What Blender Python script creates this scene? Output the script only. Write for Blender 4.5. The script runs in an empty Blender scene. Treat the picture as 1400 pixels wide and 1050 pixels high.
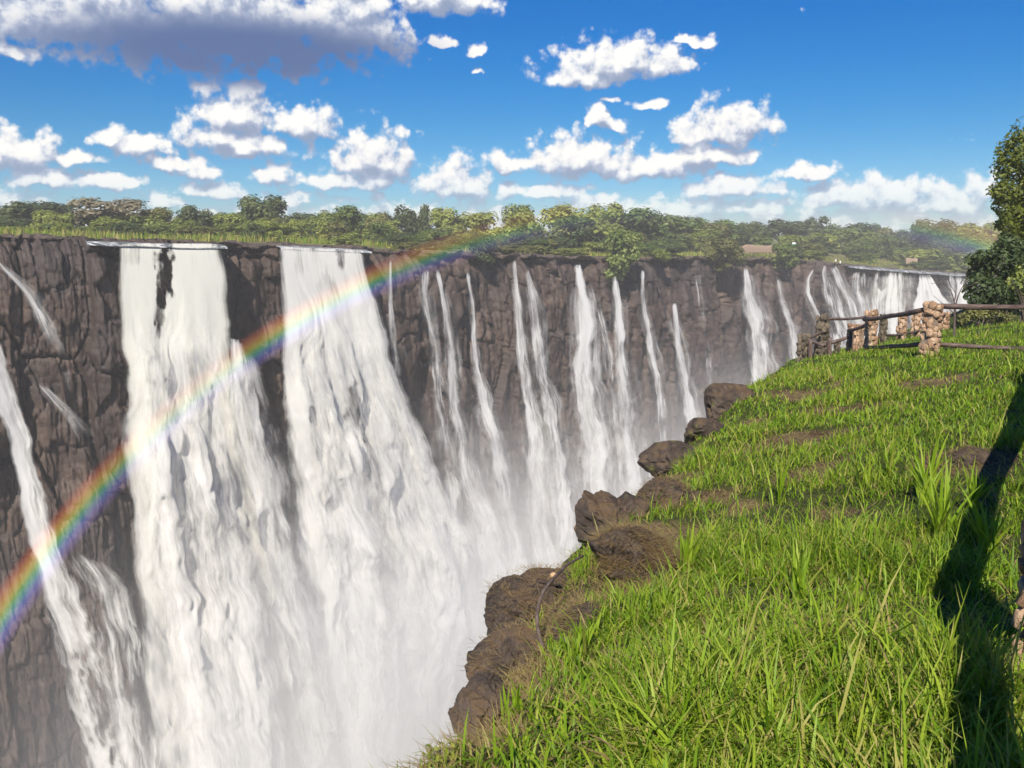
import bpy, math, random
import numpy as np
from mathutils import Vector, Matrix

HAZE = 0.00042       # density of the air
MIST = 0.036        # density of the spray at the foot of the falls
random.seed(11)
RNG = np.random.default_rng(11)
sc = bpy.context.scene
col = sc.collection

# ------------------------------------------------------------------ camera
FPX, CX, CY = 1200.0, 700.0, 525.0
PITCH = math.atan((525.0 - 325.0) / FPX)
CP, SP = math.cos(PITCH), math.sin(PITCH)
cam_d = bpy.data.cameras.new('camera')
cam_d.sensor_width = 36.0
cam_d.lens = FPX / 1400.0 * 36.0
cam_d.clip_start = 0.05
cam_d.clip_end = 20000.0
cam = bpy.data.objects.new('camera', cam_d)
col.objects.link(cam)
cam.location = (0, 0, 0)
cam.rotation_euler = (math.pi / 2 - PITCH, 0, 0)
sc.camera = cam


def rd(px, py):
    a = (np.asarray(px, float) - CX) / FPX
    b = -(np.asarray(py, float) - CY) / FPX
    return a, CP + b * SP, -SP + b * CP


def W(px, py, Y):
    """world point seen at a photograph position, at distance Y ahead"""
    x, y, z = rd(px, py)
    s = Y / y
    return np.array([x * s, Y, z * s], float)


# ------------------------------------------------------------------ sun and view
ax, ay, az = rd(937.0, 1250.0)
anti = Vector((float(ax), float(ay), float(az))).normalized()      # direction sunlight travels
SUN_EL = math.asin(-anti.z)
to_sun = -anti
sun_d = bpy.data.lights.new('sun', 'SUN')
sun_d.energy = 4.2
sun_d.angle = math.radians(0.53)
sun_d.color = (1.0, 0.93, 0.82)
sun = bpy.data.objects.new('sun', sun_d)
col.objects.link(sun)
sun.rotation_euler = anti.to_track_quat('-Z', 'Y').to_euler()

vs = sc.view_settings
vs.view_transform = 'Standard'
vs.look = 'None'
vs.exposure = 0.8
vs.gamma = 1.0
vs.use_curve_mapping = False
sc.render.engine = 'CYCLES'
cy = sc.cycles
cy.max_bounces = 6
cy.diffuse_bounces = 3
cy.glossy_bounces = 2
cy.transmission_bounces = 3
cy.volume_bounces = 1
cy.volume_step_rate = 1.0
cy.volume_max_steps = 128
cy.transparent_max_bounces = 24
cy.use_denoising = True
cy.caustics_reflective = False
cy.caustics_refractive = False
cy.use_adaptive_sampling = True
cy.adaptive_threshold = 0.02


# ------------------------------------------------------------------ node helpers
class NT:
    def __init__(self, nt):
        self.nt = nt

    def node(self, typ, **kw):
        n = self.nt.nodes.new(typ)
        for k, v in kw.items():
            setattr(n, k, v)
        return n

    def put(self, sock, v):
        if v is None:
            return
        if hasattr(v, 'is_linked') or isinstance(v, bpy.types.NodeSocket):
            self.nt.links.new(v, sock)
        else:
            sock.default_value = v

    def m(self, op, a, b=None, c=None, clamp=False):
        n = self.node('ShaderNodeMath', operation=op)
        n.use_clamp = clamp
        self.put(n.inputs[0], a)
        if b is not None:
            self.put(n.inputs[1], b)
        if c is not None:
            self.put(n.inputs[2], c)
        return n.outputs[0]

    def v(self, op, a, b=None, scale=None):
        n = self.node('ShaderNodeVectorMath', operation=op)
        self.put(n.inputs[0], a)
        if b is not None:
            self.put(n.inputs[1], b)
        if scale is not None:
            self.put(n.inputs['Scale'], scale)
        return n.outputs['Value'] if op in ('LENGTH', 'DOT_PRODUCT', 'DISTANCE') else n.outputs[0]

    def comb(self, x, y, z=0.0):
        n = self.node('ShaderNodeCombineXYZ')
        self.put(n.inputs[0], x); self.put(n.inputs[1], y); self.put(n.inputs[2], z)
        return n.outputs[0]

    def sep(self, v):
        n = self.node('ShaderNodeSeparateXYZ')
        self.put(n.inputs[0], v)
        return n.outputs

    def noise(self, vec, scale=1.0, detail=4.0, rough=0.55, dist=0.0, dim='3D', lac=2.0):
        n = self.node('ShaderNodeTexNoise', noise_dimensions=dim)
        self.put(n.inputs['Vector'], vec)
        self.put(n.inputs['Scale'], scale)
        self.put(n.inputs['Detail'], detail)
        self.put(n.inputs['Roughness'], rough)
        self.put(n.inputs['Lacunarity'], lac)
        self.put(n.inputs['Distortion'], dist)
        return n.outputs['Fac']

    def voro(self, vec, scale=1.0, detail=0.0, feature='F1', smooth=0.5, rough=0.5, dim='2D', out='Distance'):
        n = self.node('ShaderNodeTexVoronoi', voronoi_dimensions=dim, feature=feature)
        self.put(n.inputs['Vector'], vec)
        self.put(n.inputs['Scale'], scale)
        if 'Detail' in n.inputs:
            self.put(n.inputs['Detail'], detail)
            self.put(n.inputs['Roughness'], rough)
        if feature == 'SMOOTH_F1':
            self.put(n.inputs['Smoothness'], smooth)
        return n.outputs[out]

    def ss(self, x, lo, hi, a=0.0, b=1.0, lin=False):
        n = self.node('ShaderNodeMapRange', interpolation_type='LINEAR' if lin else 'SMOOTHSTEP')
        n.clamp = True
        for i, q in enumerate((x, lo, hi, a, b)):
            self.put(n.inputs[i], q)
        return n.outputs[0]

    def mix(self, f, a, b, blend='MIX'):
        n = self.node('ShaderNodeMix', data_type='RGBA', blend_type=blend)
        self.put(n.inputs[0], f)
        self.put(n.inputs[6], a if not isinstance(a, tuple) or len(a) == 4 else a + (1,))
        self.put(n.inputs[7], b if not isinstance(b, tuple) or len(b) == 4 else b + (1,))
        return n.outputs[2]

    def ramp(self, f, stops, interp='LINEAR'):
        n = self.node('ShaderNodeValToRGB')
        cr = n.color_ramp
        cr.interpolation = interp
        while len(cr.elements) > 1:
            cr.elements.remove(cr.elements[-1])
        cr.elements[0].position = stops[0][0]
        cr.elements[0].color = tuple(stops[0][1]) + (1,)
        for p, c in stops[1:]:
            e = cr.elements.new(p)
            e.color = tuple(c) + (1,)
        self.put(n.inputs[0], f)
        return n.outputs[0]

    def attr(self, name):
        n = self.node('ShaderNodeAttribute', attribute_name=name)
        return n.outputs

    def bump(self, h, strength=0.5, dist=0.1, normal=None):
        n = self.node('ShaderNodeBump')
        self.put(n.inputs['Height'], h)
        n.inputs['Strength'].default_value = strength
        n.inputs['Distance'].default_value = dist
        if normal is not None:
            self.put(n.inputs['Normal'], normal)
        return n.outputs[0]


def new_mat(name):
    m = bpy.data.materials.new(name)
    m.use_nodes = True
    m.node_tree.nodes.clear()
    t = NT(m.node_tree)
    out = t.node('ShaderNodeOutputMaterial')
    return m, t, out


def principled(t, out, color, rough=0.8, normal=None, spec=0.3):
    b = t.node('ShaderNodeBsdfPrincipled')
    t.put(b.inputs['Base Color'], color if not isinstance(color, tuple) else color + (1,))
    t.put(b.inputs['Roughness'], rough)
    b.inputs['Specular IOR Level'].default_value = spec
    if normal is not None:
        t.put(b.inputs['Normal'], normal)
    t.nt.links.new(b.outputs[0], out.inputs['Surface'])
    return b


# ------------------------------------------------------------------ world: clear sky with cumulus
world = bpy.data.worlds.new('World')
sc.world = world
world.use_nodes = True
world.node_tree.nodes.clear()
t = NT(world.node_tree)
wout = t.node('ShaderNodeOutputWorld')
bg = t.node('ShaderNodeBackground')
sky = t.node('ShaderNodeTexSky', sky_type='NISHITA')
sky.sun_disc = False
sky.sun_elevation = SUN_EL
sky.sun_rotation = math.atan2(to_sun.x, to_sun.y)
sky.altitude = 900.0
sky.air_density = 1.0
sky.dust_density = 0.15
sky.ozone_density = 2.5
SKY_STRENGTH = 0.085
bg.inputs['Strength'].default_value = SKY_STRENGTH
hs = t.node('ShaderNodeHueSaturation')
hs.inputs['Hue'].default_value = 0.505
hs.inputs['Saturation'].default_value = 1.5
hs.inputs['Value'].default_value = 0.95
t.put(hs.inputs['Color'], sky.outputs[0])

tc = t.node('ShaderNodeTexCoord')
dx, dy, dz = t.sep(tc.outputs['Generated'])
azim = t.m('ARCTAN2', dx, dy)
horiz = t.m('SQRT', t.m('ADD', t.m('MULTIPLY', dx, dx), t.m('MULTIPLY', dy, dy)))
elev = t.m('ARCTAN2', dz, horiz)
R2D = 180 / math.pi
U0 = t.m('MULTIPLY', azim, R2D)      # degrees right of the view axis
V0 = t.m('MULTIPLY', elev, R2D)      # degrees above the horizon
skycol = t.mix(1.0, hs.outputs[0], t.ramp(t.ss(V0, 0.0, 16.0, lin=True), [(0.0, (0.33, 0.43, 0.65)), (0.42, (0.21, 0.49, 0.62)), (1.0, (0.02, 0.57, 0.73))]), 'MULTIPLY')


def sky_uv(px, py):
    x, y, z = rd(px, py)
    return math.degrees(math.atan2(x, y)), math.degrees(math.atan2(z, math.hypot(x, y)))


CL = [  # px centre, base-line centre py, half width, height up, depth down
    (90, 30, 240, 150, 42), (300, 52, 250, 170, 52), (480, 40, 90, 120, 38), (600, 0, 80, 60, 22),
    (10, 74, 38, 20, 12),
    (322, 160, 62, 62, 48), (292, 190, 55, 28, 20), (345, 205, 75, 26, 14), (412, 178, 62, 38, 14),
    (510, 222, 72, 54, 36), (475, 250, 90, 18, 12),
    (22, 210, 50, 36, 22), (95, 217, 42, 16, 10), (190, 203, 44, 28, 14), (235, 224, 46, 14, 10), (150, 190, 26, 12, 8),
    (272, 232, 42, 18, 12), (376, 240, 42, 20, 14), (290, 264, 60, 16, 8), (60, 248, 70, 18, 10), (150, 250, 50, 14, 8),
    (628, 258, 66, 46, 24), (700, 225, 40, 18, 12), (790, 225, 108, 48, 24), (890, 232, 100, 34, 16), (740, 262, 90, 16, 12),
    (990, 188, 76, 52, 18), (940, 195, 40, 20, 10), (1002, 262, 88, 32, 10), (960, 215, 90, 18, 18),
    (850, 92, 112, 42, 16), (788, 108, 60, 32, 14), (950, 56, 40, 10, 6),
    (893, 146, 34, 12, 6), (822, 160, 18, 24, 16), (843, 172, 20, 14, 10), (838, 136, 20, 7, 5),
    (600, 57, 28, 9, 6), (648, 70, 20, 12, 6), (655, 99, 10, 7, 4),
    (1105, 242, 46, 20, 8), (1160, 275, 74, 34, 14), (1222, 272, 56, 42, 18), (1290, 282, 80, 36, 14), (1345, 268, 34, 34, 20),
    (1480, 240, 90, 60, 24), (1600, 150, 120, 50, 26), (-110, 210, 90, 60, 24),
]
ell = []
for px, py, rx, rt, rb in CL:
    u, v = sky_uv(px, py)
    k = R2D / FPX
    ell.append((u, v, rx * k, rt * k, rb * k))


def cloud_field(U, V):
    """0 at a cloud's outline, rising inwards"""
    # domain warp
    P = t.comb(U, V)
    w1 = t.node('ShaderNodeTexNoise', noise_dimensions='2D')
    t.put(w1.inputs['Vector'], P)
    w1.inputs['Scale'].default_value = 0.55
    w1.inputs['Detail'].default_value = 3
    wx, wy, _ = t.sep(w1.outputs['Color'])
    Uw = t.m('MULTIPLY_ADD', t.m('SUBTRACT', wx, 0.5), 2.0, U)
    Vw = t.m('MULTIPLY_ADD', t.m('SUBTRACT', wy, 0.5), 1.1, V)
    acc = None
    for u, v, rx, rt, rb in ell:
        ex = t.m('MULTIPLY_ADD', Uw, 1 / rx, -u / rx)
        e1 = t.m('MULTIPLY_ADD', Vw, 1 / rt, -v / rt)
        e2 = t.m('MULTIPLY', e1, -rt / rb)
        e = t.m('MAXIMUM', e1, e2)
        q = t.m('MULTIPLY_ADD', ex, ex, t.m('MULTIPLY', e, e))
        acc = q if acc is None else t.m('MINIMUM', acc, q)
    body = t.m('SUBTRACT', 1.0, t.m('SQRT', acc))
    n1 = t.noise(P, 0.66, 6.0, 0.50, 0.2, '2D')
    b1 = t.voro(P, 0.95, 3.0, 'SMOOTH_F1', 0.35, 0.55, '2D')
    # low banks of cloud along the horizon, all the way round
    Ph = t.comb(t.m('MULTIPLY', U, 0.33), V)
    n2 = t.noise(Ph, 0.8, 5.0, 0.55, 0.2, '2D')
    band = t.ss(V, 4.6, 1.4)
    low = t.m('MULTIPLY_ADD', band, 0.84, t.m('MULTIPLY_ADD', n2, 1.5, -1.22))
    body = t.m('MAXIMUM', t.m('MAXIMUM', body, -1.2), low)
    nz_ = t.m('MULTIPLY_ADD', t.m('SUBTRACT', n1, 0.5), 1.1, t.m('MULTIPLY', t.m('SUBTRACT', 0.62, b1), 0.44))
    f = t.m('MULTIPLY_ADD', nz_, t.ss(body, -0.55, 0.0), body)
    return f, body


f0, n0 = cloud_field(U0, V0)
U1 = t.m('ADD', U0, -0.20)
V1 = t.m('ADD', V0, 0.75)
f1, n1_ = cloud_field(U1, V1)
alpha = t.ss(f0, -0.10, 0.36)
thick = t.ss(f0, 0.1, 1.0)
grad = t.m('SUBTRACT', f0, f1)                 # > 0 on the sunlit shoulders
lit = t.ss(grad, -0.50, 0.55)
# flat shaded bases: where a cloud's body grows upwards we look at its underside
lit = t.m('MULTIPLY', lit, t.ss(t.m('SUBTRACT', n0, n1_), -0.62, 0.12, 0.22, 1.0))
# the big cloud overhead shows its dark underside
u, v = sky_uv(330, 72)
ex = t.m('MULTIPLY_ADD', U0, 1 / 13.5, -u / 13.5)
ey = t.m('MULTIPLY_ADD', V0, 1 / 2.5, -v / 2.5)
under = t.ss(t.m('SQRT', t.m('MULTIPLY_ADD', ex, ex, t.m('MULTIPLY', ey, ey))), 1.15, 0.35)
lit = t.m('MULTIPLY', lit, t.m('MULTIPLY_ADD', under, -0.95, 1.0))
ccol = t.ramp(lit, [(0.0, (2.0, 2.5, 3.6)), (0.35, (3.4, 3.8, 4.8)), (0.62, (5.4, 5.6, 6.0)), (1.0, (7.3, 7.1, 6.8))])
ccol = t.mix(t.m('MULTIPLY', under, 0.95), ccol, (0.7, 1.12, 2.4))
# air in front of the clouds low down
ccol = t.mix(t.ss(V0, 5.0, 0.0, 0.0, 0.45), ccol, t.mix(1.0, skycol, (1.25, 1.2, 1.15, 1), 'MULTIPLY'))
final = t.mix(alpha, skycol, ccol)
t.put(bg.inputs['Color'], final)
t.nt.links.new(bg.outputs[0], wout.inputs['Surface'])
world.cycles.sampling_method = 'MANUAL'
world.cycles.sample_map_resolution = 512


# ================================================================== mesh helpers
def mesh_np(name, V, F, mat=None, smooth=True, fattr=None, vattr=None):
    """V (n,3); F (m,3) or (m,4) index array"""
    V = np.ascontiguousarray(V, dtype=np.float32)
    F = np.ascontiguousarray(F, dtype=np.int32)
    me = bpy.data.meshes.new(name)
    k = F.shape[1]
    me.vertices.add(len(V))
    me.vertices.foreach_set('co', V.ravel())
    me.loops.add(F.size)
    me.loops.foreach_set('vertex_index', F.ravel())
    me.polygons.add(len(F))
    me.polygons.foreach_set('loop_start', np.arange(0, F.size, k, dtype=np.int32))
    me.polygons.foreach_set('loop_total', np.full(len(F), k, dtype=np.int32))
    if smooth:
        me.polygons.foreach_set('use_smooth', np.ones(len(F), dtype=bool))
    for dct, typ in ((fattr, 'FLOAT'), (vattr, 'FLOAT_VECTOR')):
        for an, arr in (dct or {}).items():
            at = me.attributes.new(an, typ, 'POINT')
            at.data.foreach_set('value' if typ == 'FLOAT' else 'vector', np.ascontiguousarray(arr, dtype=np.float32).ravel())
    me.update(calc_edges=True)
    me.validate()
    if mat is not None:
        me.materials.append(mat)
    return me


def link(name, me, parent=None, label=None, cat=None, group=None, kind=None, loc=None):
    o = bpy.data.objects.new(name, me)
    col.objects.link(o)
    if parent is not None:
        o.parent = parent
    if loc is not None:
        o.location = loc
    if label:
        o['label'] = label
    if cat:
        o['category'] = cat
    if group:
        o['group'] = group
    if kind:
        o['kind'] = kind
    return o


def empty(name, loc, label, cat, group=None):
    o = link(name, None, None, label, cat, group, None, loc)
    o.empty_display_size = 0.2
    return o


def grid_faces(nr, nc):
    i = np.arange(nr - 1)[:, None] * nc + np.arange(nc - 1)[None, :]
    return np.stack([i, i + 1, i + 1 + nc, i + nc], -1).reshape(-1, 4)


# ------------------------------------------------------------------ noise in numpy
def hash2(ix, iy, seed):
    h = (ix.astype(np.int64) * 374761393 + iy.astype(np.int64) * 668265263 + seed * 982451653) & 0xFFFFFFFF
    h = ((h ^ (h >> 13)) * 1274126177) & 0xFFFFFFFF
    h = ((h ^ (h >> 16)) * 2246822519) & 0xFFFFFFFF
    return ((h ^ (h >> 15)) & 0xFFFFFF) / float(0xFFFFFF)


def vnoise(x, y, seed=0):
    ix = np.floor(x); iy = np.floor(y)
    fx = x - ix; fy = y - iy
    fx = fx * fx * fx * (fx * (fx * 6 - 15) + 10); fy = fy * fy * fy * (fy * (fy * 6 - 15) + 10)
    a = hash2(ix, iy, seed); b = hash2(ix + 1, iy, seed)
    c = hash2(ix, iy + 1, seed); d = hash2(ix + 1, iy + 1, seed)
    return (a + (b - a) * fx) * (1 - fy) + (c + (d - c) * fx) * fy


def fbm(x, y, seed=0, octv=4, gain=0.5):
    s = 0.0; amp = 1.0; tot = 0.0
    for o in range(octv):
        s = s + amp * (vnoise(x, y, seed + o * 17) - 0.5) * 2
        tot += amp
        x = x * 2.03 + 13.7; y = y * 2.03 - 7.1; amp *= gain
    return s / tot


def voro(x, y, seed):
    """F1, edge distance, cell hash for a jittered unit grid"""
    ix = np.floor(x); iy = np.floor(y)
    f1 = np.full(x.shape, 9.0); f2 = np.full(x.shape, 9.0); cid = np.zeros(x.shape)
    for dxi in (-1, 0, 1):
        for dyi in (-1, 0, 1):
            gx = ix + dxi; gy = iy + dyi
            cx_ = gx + 0.15 + 0.7 * hash2(gx, gy, seed)
            cy_ = gy + 0.15 + 0.7 * hash2(gx, gy, seed + 5)
            d = np.maximum(np.abs(cx_ - x), np.abs(cy_ - y)) * 0.85 + 0.15 * np.hypot(cx_ - x, cy_ - y)
            hsh = hash2(gx, gy, seed + 9)
            near = d < f1
            f2 = np.where(near, f1, np.minimum(f2, d))
            cid = np.where(near, hsh, cid)
            f1 = np.where(near, d, f1)
    return f1, f2 - f1, cid


def sstep(x, a, b):
    t_ = np.clip((x - a) / (b - a), 0, 1)
    return t_ * t_ * (3 - 2 * t_)


# ================================================================== far cliff: plan of its lip
LIP = np.array([  # photo x, photo y of the lip, distance ahead
    (-700, 300, 96), (-300, 314, 110), (0, 323, 130), (150, 331, 139), (300, 335, 150), (385, 336, 159), (500, 342, 172),
    (600, 346, 186), (700, 350, 202), (800, 354, 218), (900, 354, 238), (1000, 354, 264), (1100, 357, 292), (1180, 366, 318),
    (1260, 372, 340), (1340, 377, 362), (1450, 384, 392), (1700, 392, 440), (2200, 400, 520)], float)
la, lyv, lz = rd(LIP[:, 0], LIP[:, 1])
LK = la / lyv                              # X / Y in plan
LY = LIP[:, 2]
LZ = LY * lz / lyv
kk = np.linspace(LK[0], LK[-1], 3000)
yk = np.interp(kk, LK, LY); zk = np.interp(kk, LK, LZ)
ker = np.hanning(161); ker /= ker.sum()
yk[80:-80] = np.convolve(yk, ker, 'same')[80:-80]
zk[80:-80] = np.convolve(zk, ker, 'same')[80:-80]
px_, py_ = kk * yk, yk
sk = np.concatenate([[0], np.cumsum(np.hypot(np.diff(px_), np.diff(py_)))])
tx_ = np.gradient(px_, sk); ty_ = np.gradient(py_, sk)
nx_, ny_ = ty_, -tx_                       # outward normal (towards the gorge and us)
ln_ = np.hypot(nx_, ny_); nx_ /= ln_; ny_ /= ln_


def lipk(k):
    f = lambda arr: np.interp(k, kk, arr)
    return f(yk), f(zk), f(sk), f(nx_), f(ny_)


def kpx(px, py=345.0):
    a, y, z = rd(px, py)
    return a / y


def wall_hit(px, py, off):
    """point where the ray through a photo position meets the wall pushed off(t) metres out; t = depth below the lip"""
    a, y, z = rd(px, py)
    k = a / y
    Yl, Zl, s, nx, ny = lipk(k)
    nd = np.abs(nx * k + ny)
    tt = np.maximum(Zl - Yl * z / y, 0.0)
    for _ in range(6):
        Y = Yl - off(tt) / nd
        tt = np.maximum(Zl - Y * z / y, -1.0)
    Y = Yl - off(np.maximum(tt, 0)) / nd
    return k * Y, Y, Y * z / y, tt, s


GORGE = 128.0


def cliff_disp(s, tt, k):
    wob = fbm(s / 14, tt / 14, 3, 3) * 0.35
    big = fbm(s / 38, tt / 70, 21, 3) * 5.0
    wob2 = fbm(s / 6, tt / 9, 9, 3) * 0.25
    f1, e1, c1 = voro(s / 7.5 + wob * 0.7, tt / 20.0 + wob * 0.8, 31)
    f2, e2, c2 = voro(s / 3.0 + wob * 0.6 + wob2, tt / 6.5 + wob2 * 0.7, 47)
    f3, e3, c3 = voro(s / 1.5 + wob2, tt / 2.1 + wob, 61)
    top = 1.0 - 0.55 * sstep(tt, 25, 60)
    plane = fbm(s / 3.2 + c1 * 50, tt / 18 + c1 * 31, 15, 2)
    d = big - 2.0
    d = d + top * (-(c1 ** 1.3) * 4.6 + plane * 0.9) - 1.6 * np.exp(-(e1 / 0.035) ** 2) * top
    d = d + (0.35 + 0.65 * top) * ((c2 - 0.5) * 1.9 - 0.55 * np.exp(-(e2 / 0.05) ** 2))
    d = d + (c3 - 0.5) * 0.55 * (0.4 + 0.6 * top) - 0.22 * np.exp(-(e3 / 0.07) ** 2)
    d = d + fbm(s / 2.0, tt / 9.0, 5, 4) * 0.6 + np.abs(fbm(s / 1.3, tt / 16.0, 8, 3)) * -0.7 * (0.4 + 0.6 * top)
    d = d - np.clip(4.0 - tt, 0, 4) ** 2 * 0.16
    d = d + tt * 0.045 + sstep(tt, 60, 120) * 5
    # ledges
    d = d + 1.3 * sstep(np.sin((tt + 5 * fbm(s / 30, tt * 0 + 2.2, 77, 2)) / 9.5 + fbm(s / 40, tt * 0, 78, 2) * 2.5), 0.2, 0.9)
    tint = 0.5 * c1 + 0.3 * c2 + 0.2 * c3
    groove = np.maximum(np.exp(-(e1 / 0.06) ** 2), 0.7 * np.exp(-(e2 / 0.08) ** 2))
    return np.minimum(d, 3.2 + tt * 0.05 + sstep(tt, 60, 120) * 5), tint, groove


# ------------------------------------------------------------------ materials of the setting
m_rock, t, out = new_mat('basalt')
geo = t.node('ShaderNodeNewGeometry')
pos = geo.outputs['Position']
n_a = t.noise(pos, 0.55, 6, 0.62)
n_b = t.noise(pos, 0.06, 4, 0.6)
stx = t.noise(t.v('MULTIPLY', pos, (0.9, 0.9, 0.07)), 1.0, 5, 0.6)
ti = t.attr('tint')['Fac'] if False else t.attr('tint')[2]
base = t.ramp(t.m('MULTIPLY_ADD', n_a, 0.7, t.m('MULTIPLY', ti, 0.45)), [(0.25, (0.0177, 0.0120, 0.0099)), (0.5, (0.0502, 0.0329, 0.0258)), (0.68, (0.0796, 0.0532, 0.0407)), (0.9, (0.1180, 0.0809, 0.0596))])
base = t.mix(t.ss(n_b, 0.42, 0.66), base, (0.0442, 0.0323, 0.0289), 'MIX')
base = t.mix(t.m('MULTIPLY', t.ss(stx, 0.5, 0.68), 0.65), base, (0.0165, 0.0125, 0.0115))      # wet, dark streaks
base = t.mix(t.m('MULTIPLY', t.ss(t.noise(pos, 0.16, 4, 0.6), 0.62, 0.72), 0.5), base, (0.0502, 0.0417, 0.0159))   # moss
base = t.mix(t.m('MULTIPLY', t.ss(t.noise(pos, 0.9, 3, 0.5), 0.70, 0.76), 0.6), base, (0.1416, 0.0887, 0.0596))       # fresh pale faces
bmp = t.bump(t.noise(pos, 1.6, 8, 0.65), 0.7, 0.35)
principled(t, out, base, 0.62, bmp, 0.35)

# cliff mesh
NC, NR = 1500, 300
ck = np.linspace(kpx(-420), kpx(1560), NC)
Yl, Zl, ss_, nx, ny = lipk(ck)
tt = np.concatenate([[-0.2], np.linspace(0, 1, NR - 1) ** 1.25 * GORGE])
S, T = np.meshgrid(ss_, tt)
D, TINT, GR = cliff_disp(S, np.maximum(T, 0), None)
lipdrop = (0.9 * fbm(ss_ / 9, ss_ * 0, 91, 4) + 0.5 * (voro(ss_ / 3.1, ss_ * 0 + 0.3, 92)[2] - 0.5))[None, :]
Zc = Zl[None, :] + lipdrop * np.exp(-np.maximum(T, 0) / 6) - T
X = (ck * Yl)[None, :] + nx[None, :] * D
Y = Yl[None, :] + ny[None, :] * D
D0 = D[0]
V = np.stack([X, Y, Zc], -1).reshape(-1, 3)
me = mesh_np('cliff_face', V, grid_faces(NR, NC), m_rock, False, {'tint': TINT.ravel()})
link('cliff', me, label='tall dark basalt cliff across the gorge behind the waterfalls', cat='cliff', kind='structure')

# ------------------------------------------------------------------ plateau above the cliff
m_plat, t, out = new_mat('plateau_ground')
geo = t.node('ShaderNodeNewGeometry')
pos = geo.outputs['Position']
bk = t.attr('back')[2]
n1 = t.noise(pos, 0.12, 6, 0.6)
n2 = t.noise(pos, 1.3, 5, 0.65)
rockc = t.ramp(n2, [(0.3, (0.04, 0.03, 0.026)), (0.55, (0.10, 0.076, 0.062)), (0.75, (0.19, 0.15, 0.12))])
grassc = t.ramp(t.noise(pos, 0.25, 6, 0.65), [(0.3, (0.075, 0.080, 0.028)), (0.5, (0.14, 0.135, 0.050)), (0.7, (0.24, 0.20, 0.085))])
fac = t.ss(t.m('ADD', bk, t.m('MULTIPLY', t.m('SUBTRACT', n1, 0.5), 26.0)), 11.0, 20.0)
principled(t, out, t.mix(fac, rockc, grassc), 0.9, t.bump(n2, 0.8, 0.3), 0.2)


def plat_z(k, back, s=None):
    Yl, Zl, s_, _, _ = lipk(k)
    rise = np.clip(back / 420.0, 0, 1)
    # the ground evens out to river level far back
    z = Zl * (1 - sstep(rise, 0, 1)) + (-3.0) * sstep(rise, 0, 1) * (Zl < -3.0) + Zl * sstep(rise, 0, 1) * (Zl >= -3.0)
    z = z + np.minimum(back, 40) * 0.012
    rough = np.exp(-((back - 5) / 9.0) ** 2)
    bl = voro(s_ / 2.6, back / 2.2, 101)
    z = z + rough * (0.9 * fbm(s_ / 5, back / 4, 103, 4) + 0.8 * (bl[2] - 0.45) - 0.4 * np.exp(-(bl[1] / .1) ** 2))
    z = z + 0.6 * fbm(s_ / 40, back / 40, 107, 3) * sstep(back, 8, 30)
    return z


NB = 130
pk = np.linspace(kpx(-640), kpx(2100), 900)
bb = np.concatenate([np.linspace(0, 30, 60), 30 + (np.linspace(0, 1, NB - 59)[1:] ** 3) * 1000])
K, B = np.meshgrid(pk, bb)
Yl, Zl, ss2, nx, ny = lipk(pk)
D2, _, _ = cliff_disp(ss2, np.zeros_like(ss2), None)
off = (np.exp(-B / 3.0)) * D2[None, :]
Zp = plat_z(K, B)
lip2 = (0.9 * fbm(ss2 / 9, ss2 * 0, 91, 4) + 0.5 * (voro(ss2 / 3.1, ss2 * 0 + 0.3, 92)[2] - 0.5))
Zp = np.where(B < 2.5, (Zl + lip2)[None, :] * (1 - B / 2.5) + Zp * (B / 2.5), Zp)
Yp = Yl[None, :] + B
V = np.stack([K * Yp + nx[None, :] * off, Yp + ny[None, :] * off, Zp], -1).reshape(-1, 3)
me = mesh_np('plateau', V, grid_faces(len(bb), 900), m_plat, True, {'back': B.ravel()})
link('plateau', me, label='flat rocky and grassy ground above the far cliff', kind='structure')

# ------------------------------------------------------------------ gorge floor: churned white water
m_pool, t, out = new_mat('foaming_pool')
geo = t.node('ShaderNodeNewGeometry')
nn = t.noise(geo.outputs['Position'], 0.09, 7, 0.65, 1.2)
principled(t, out, t.ramp(nn, [(0.35, (0.16, 0.19, 0.18)), (0.55, (0.62, 0.64, 0.63)), (0.7, (0.8, 0.8, 0.8))]), 0.5, t.bump(nn, 0.6, 1.0))
gx, gy = np.meshgrid(np.linspace(-420, 460, 120), np.linspace(-160, 560, 120))
gz = -GORGE + 6 + 2.0 * fbm(gx / 14, gy / 14, 131, 4)
me = mesh_np('gorge_water', np.stack([gx, gy, gz], -1).reshape(-1, 3), grid_faces(120, 120), m_pool)
link('gorge_water', me, label='white churning water on the gorge floor', kind='structure')


# ================================================================== waterfalls
m_fall, t, out = new_mat('falling_water')
fl = t.attr('flow')[1]                       # (metres across, metres fallen, seed)
op = t.attr('op')[2]
rag = t.attr('rag')[2]
tin = t.attr('green')[2]
fx, fy, fz = t.sep(fl)
P0 = t.comb(t.m('MULTIPLY', fx, 0.55), t.m('MULTIPLY', fy, 0.045), fz)
P1 = t.comb(t.m('MULTIPLY', fx, 2.1), t.m('MULTIPLY', fy, 0.16), fz)
P2 = t.comb(t.m('MULTIPLY', fx, 0.16), t.m('MULTIPLY', fy, 0.11), fz)
s0 = t.noise(P0, 1.0, 4, 0.5, 0.12)
s1 = t.noise(P1, 1.0, 4, 0.5, 0.15)
s2 = t.noise(P2, 1.0, 5, 0.55, 0.3)
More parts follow.
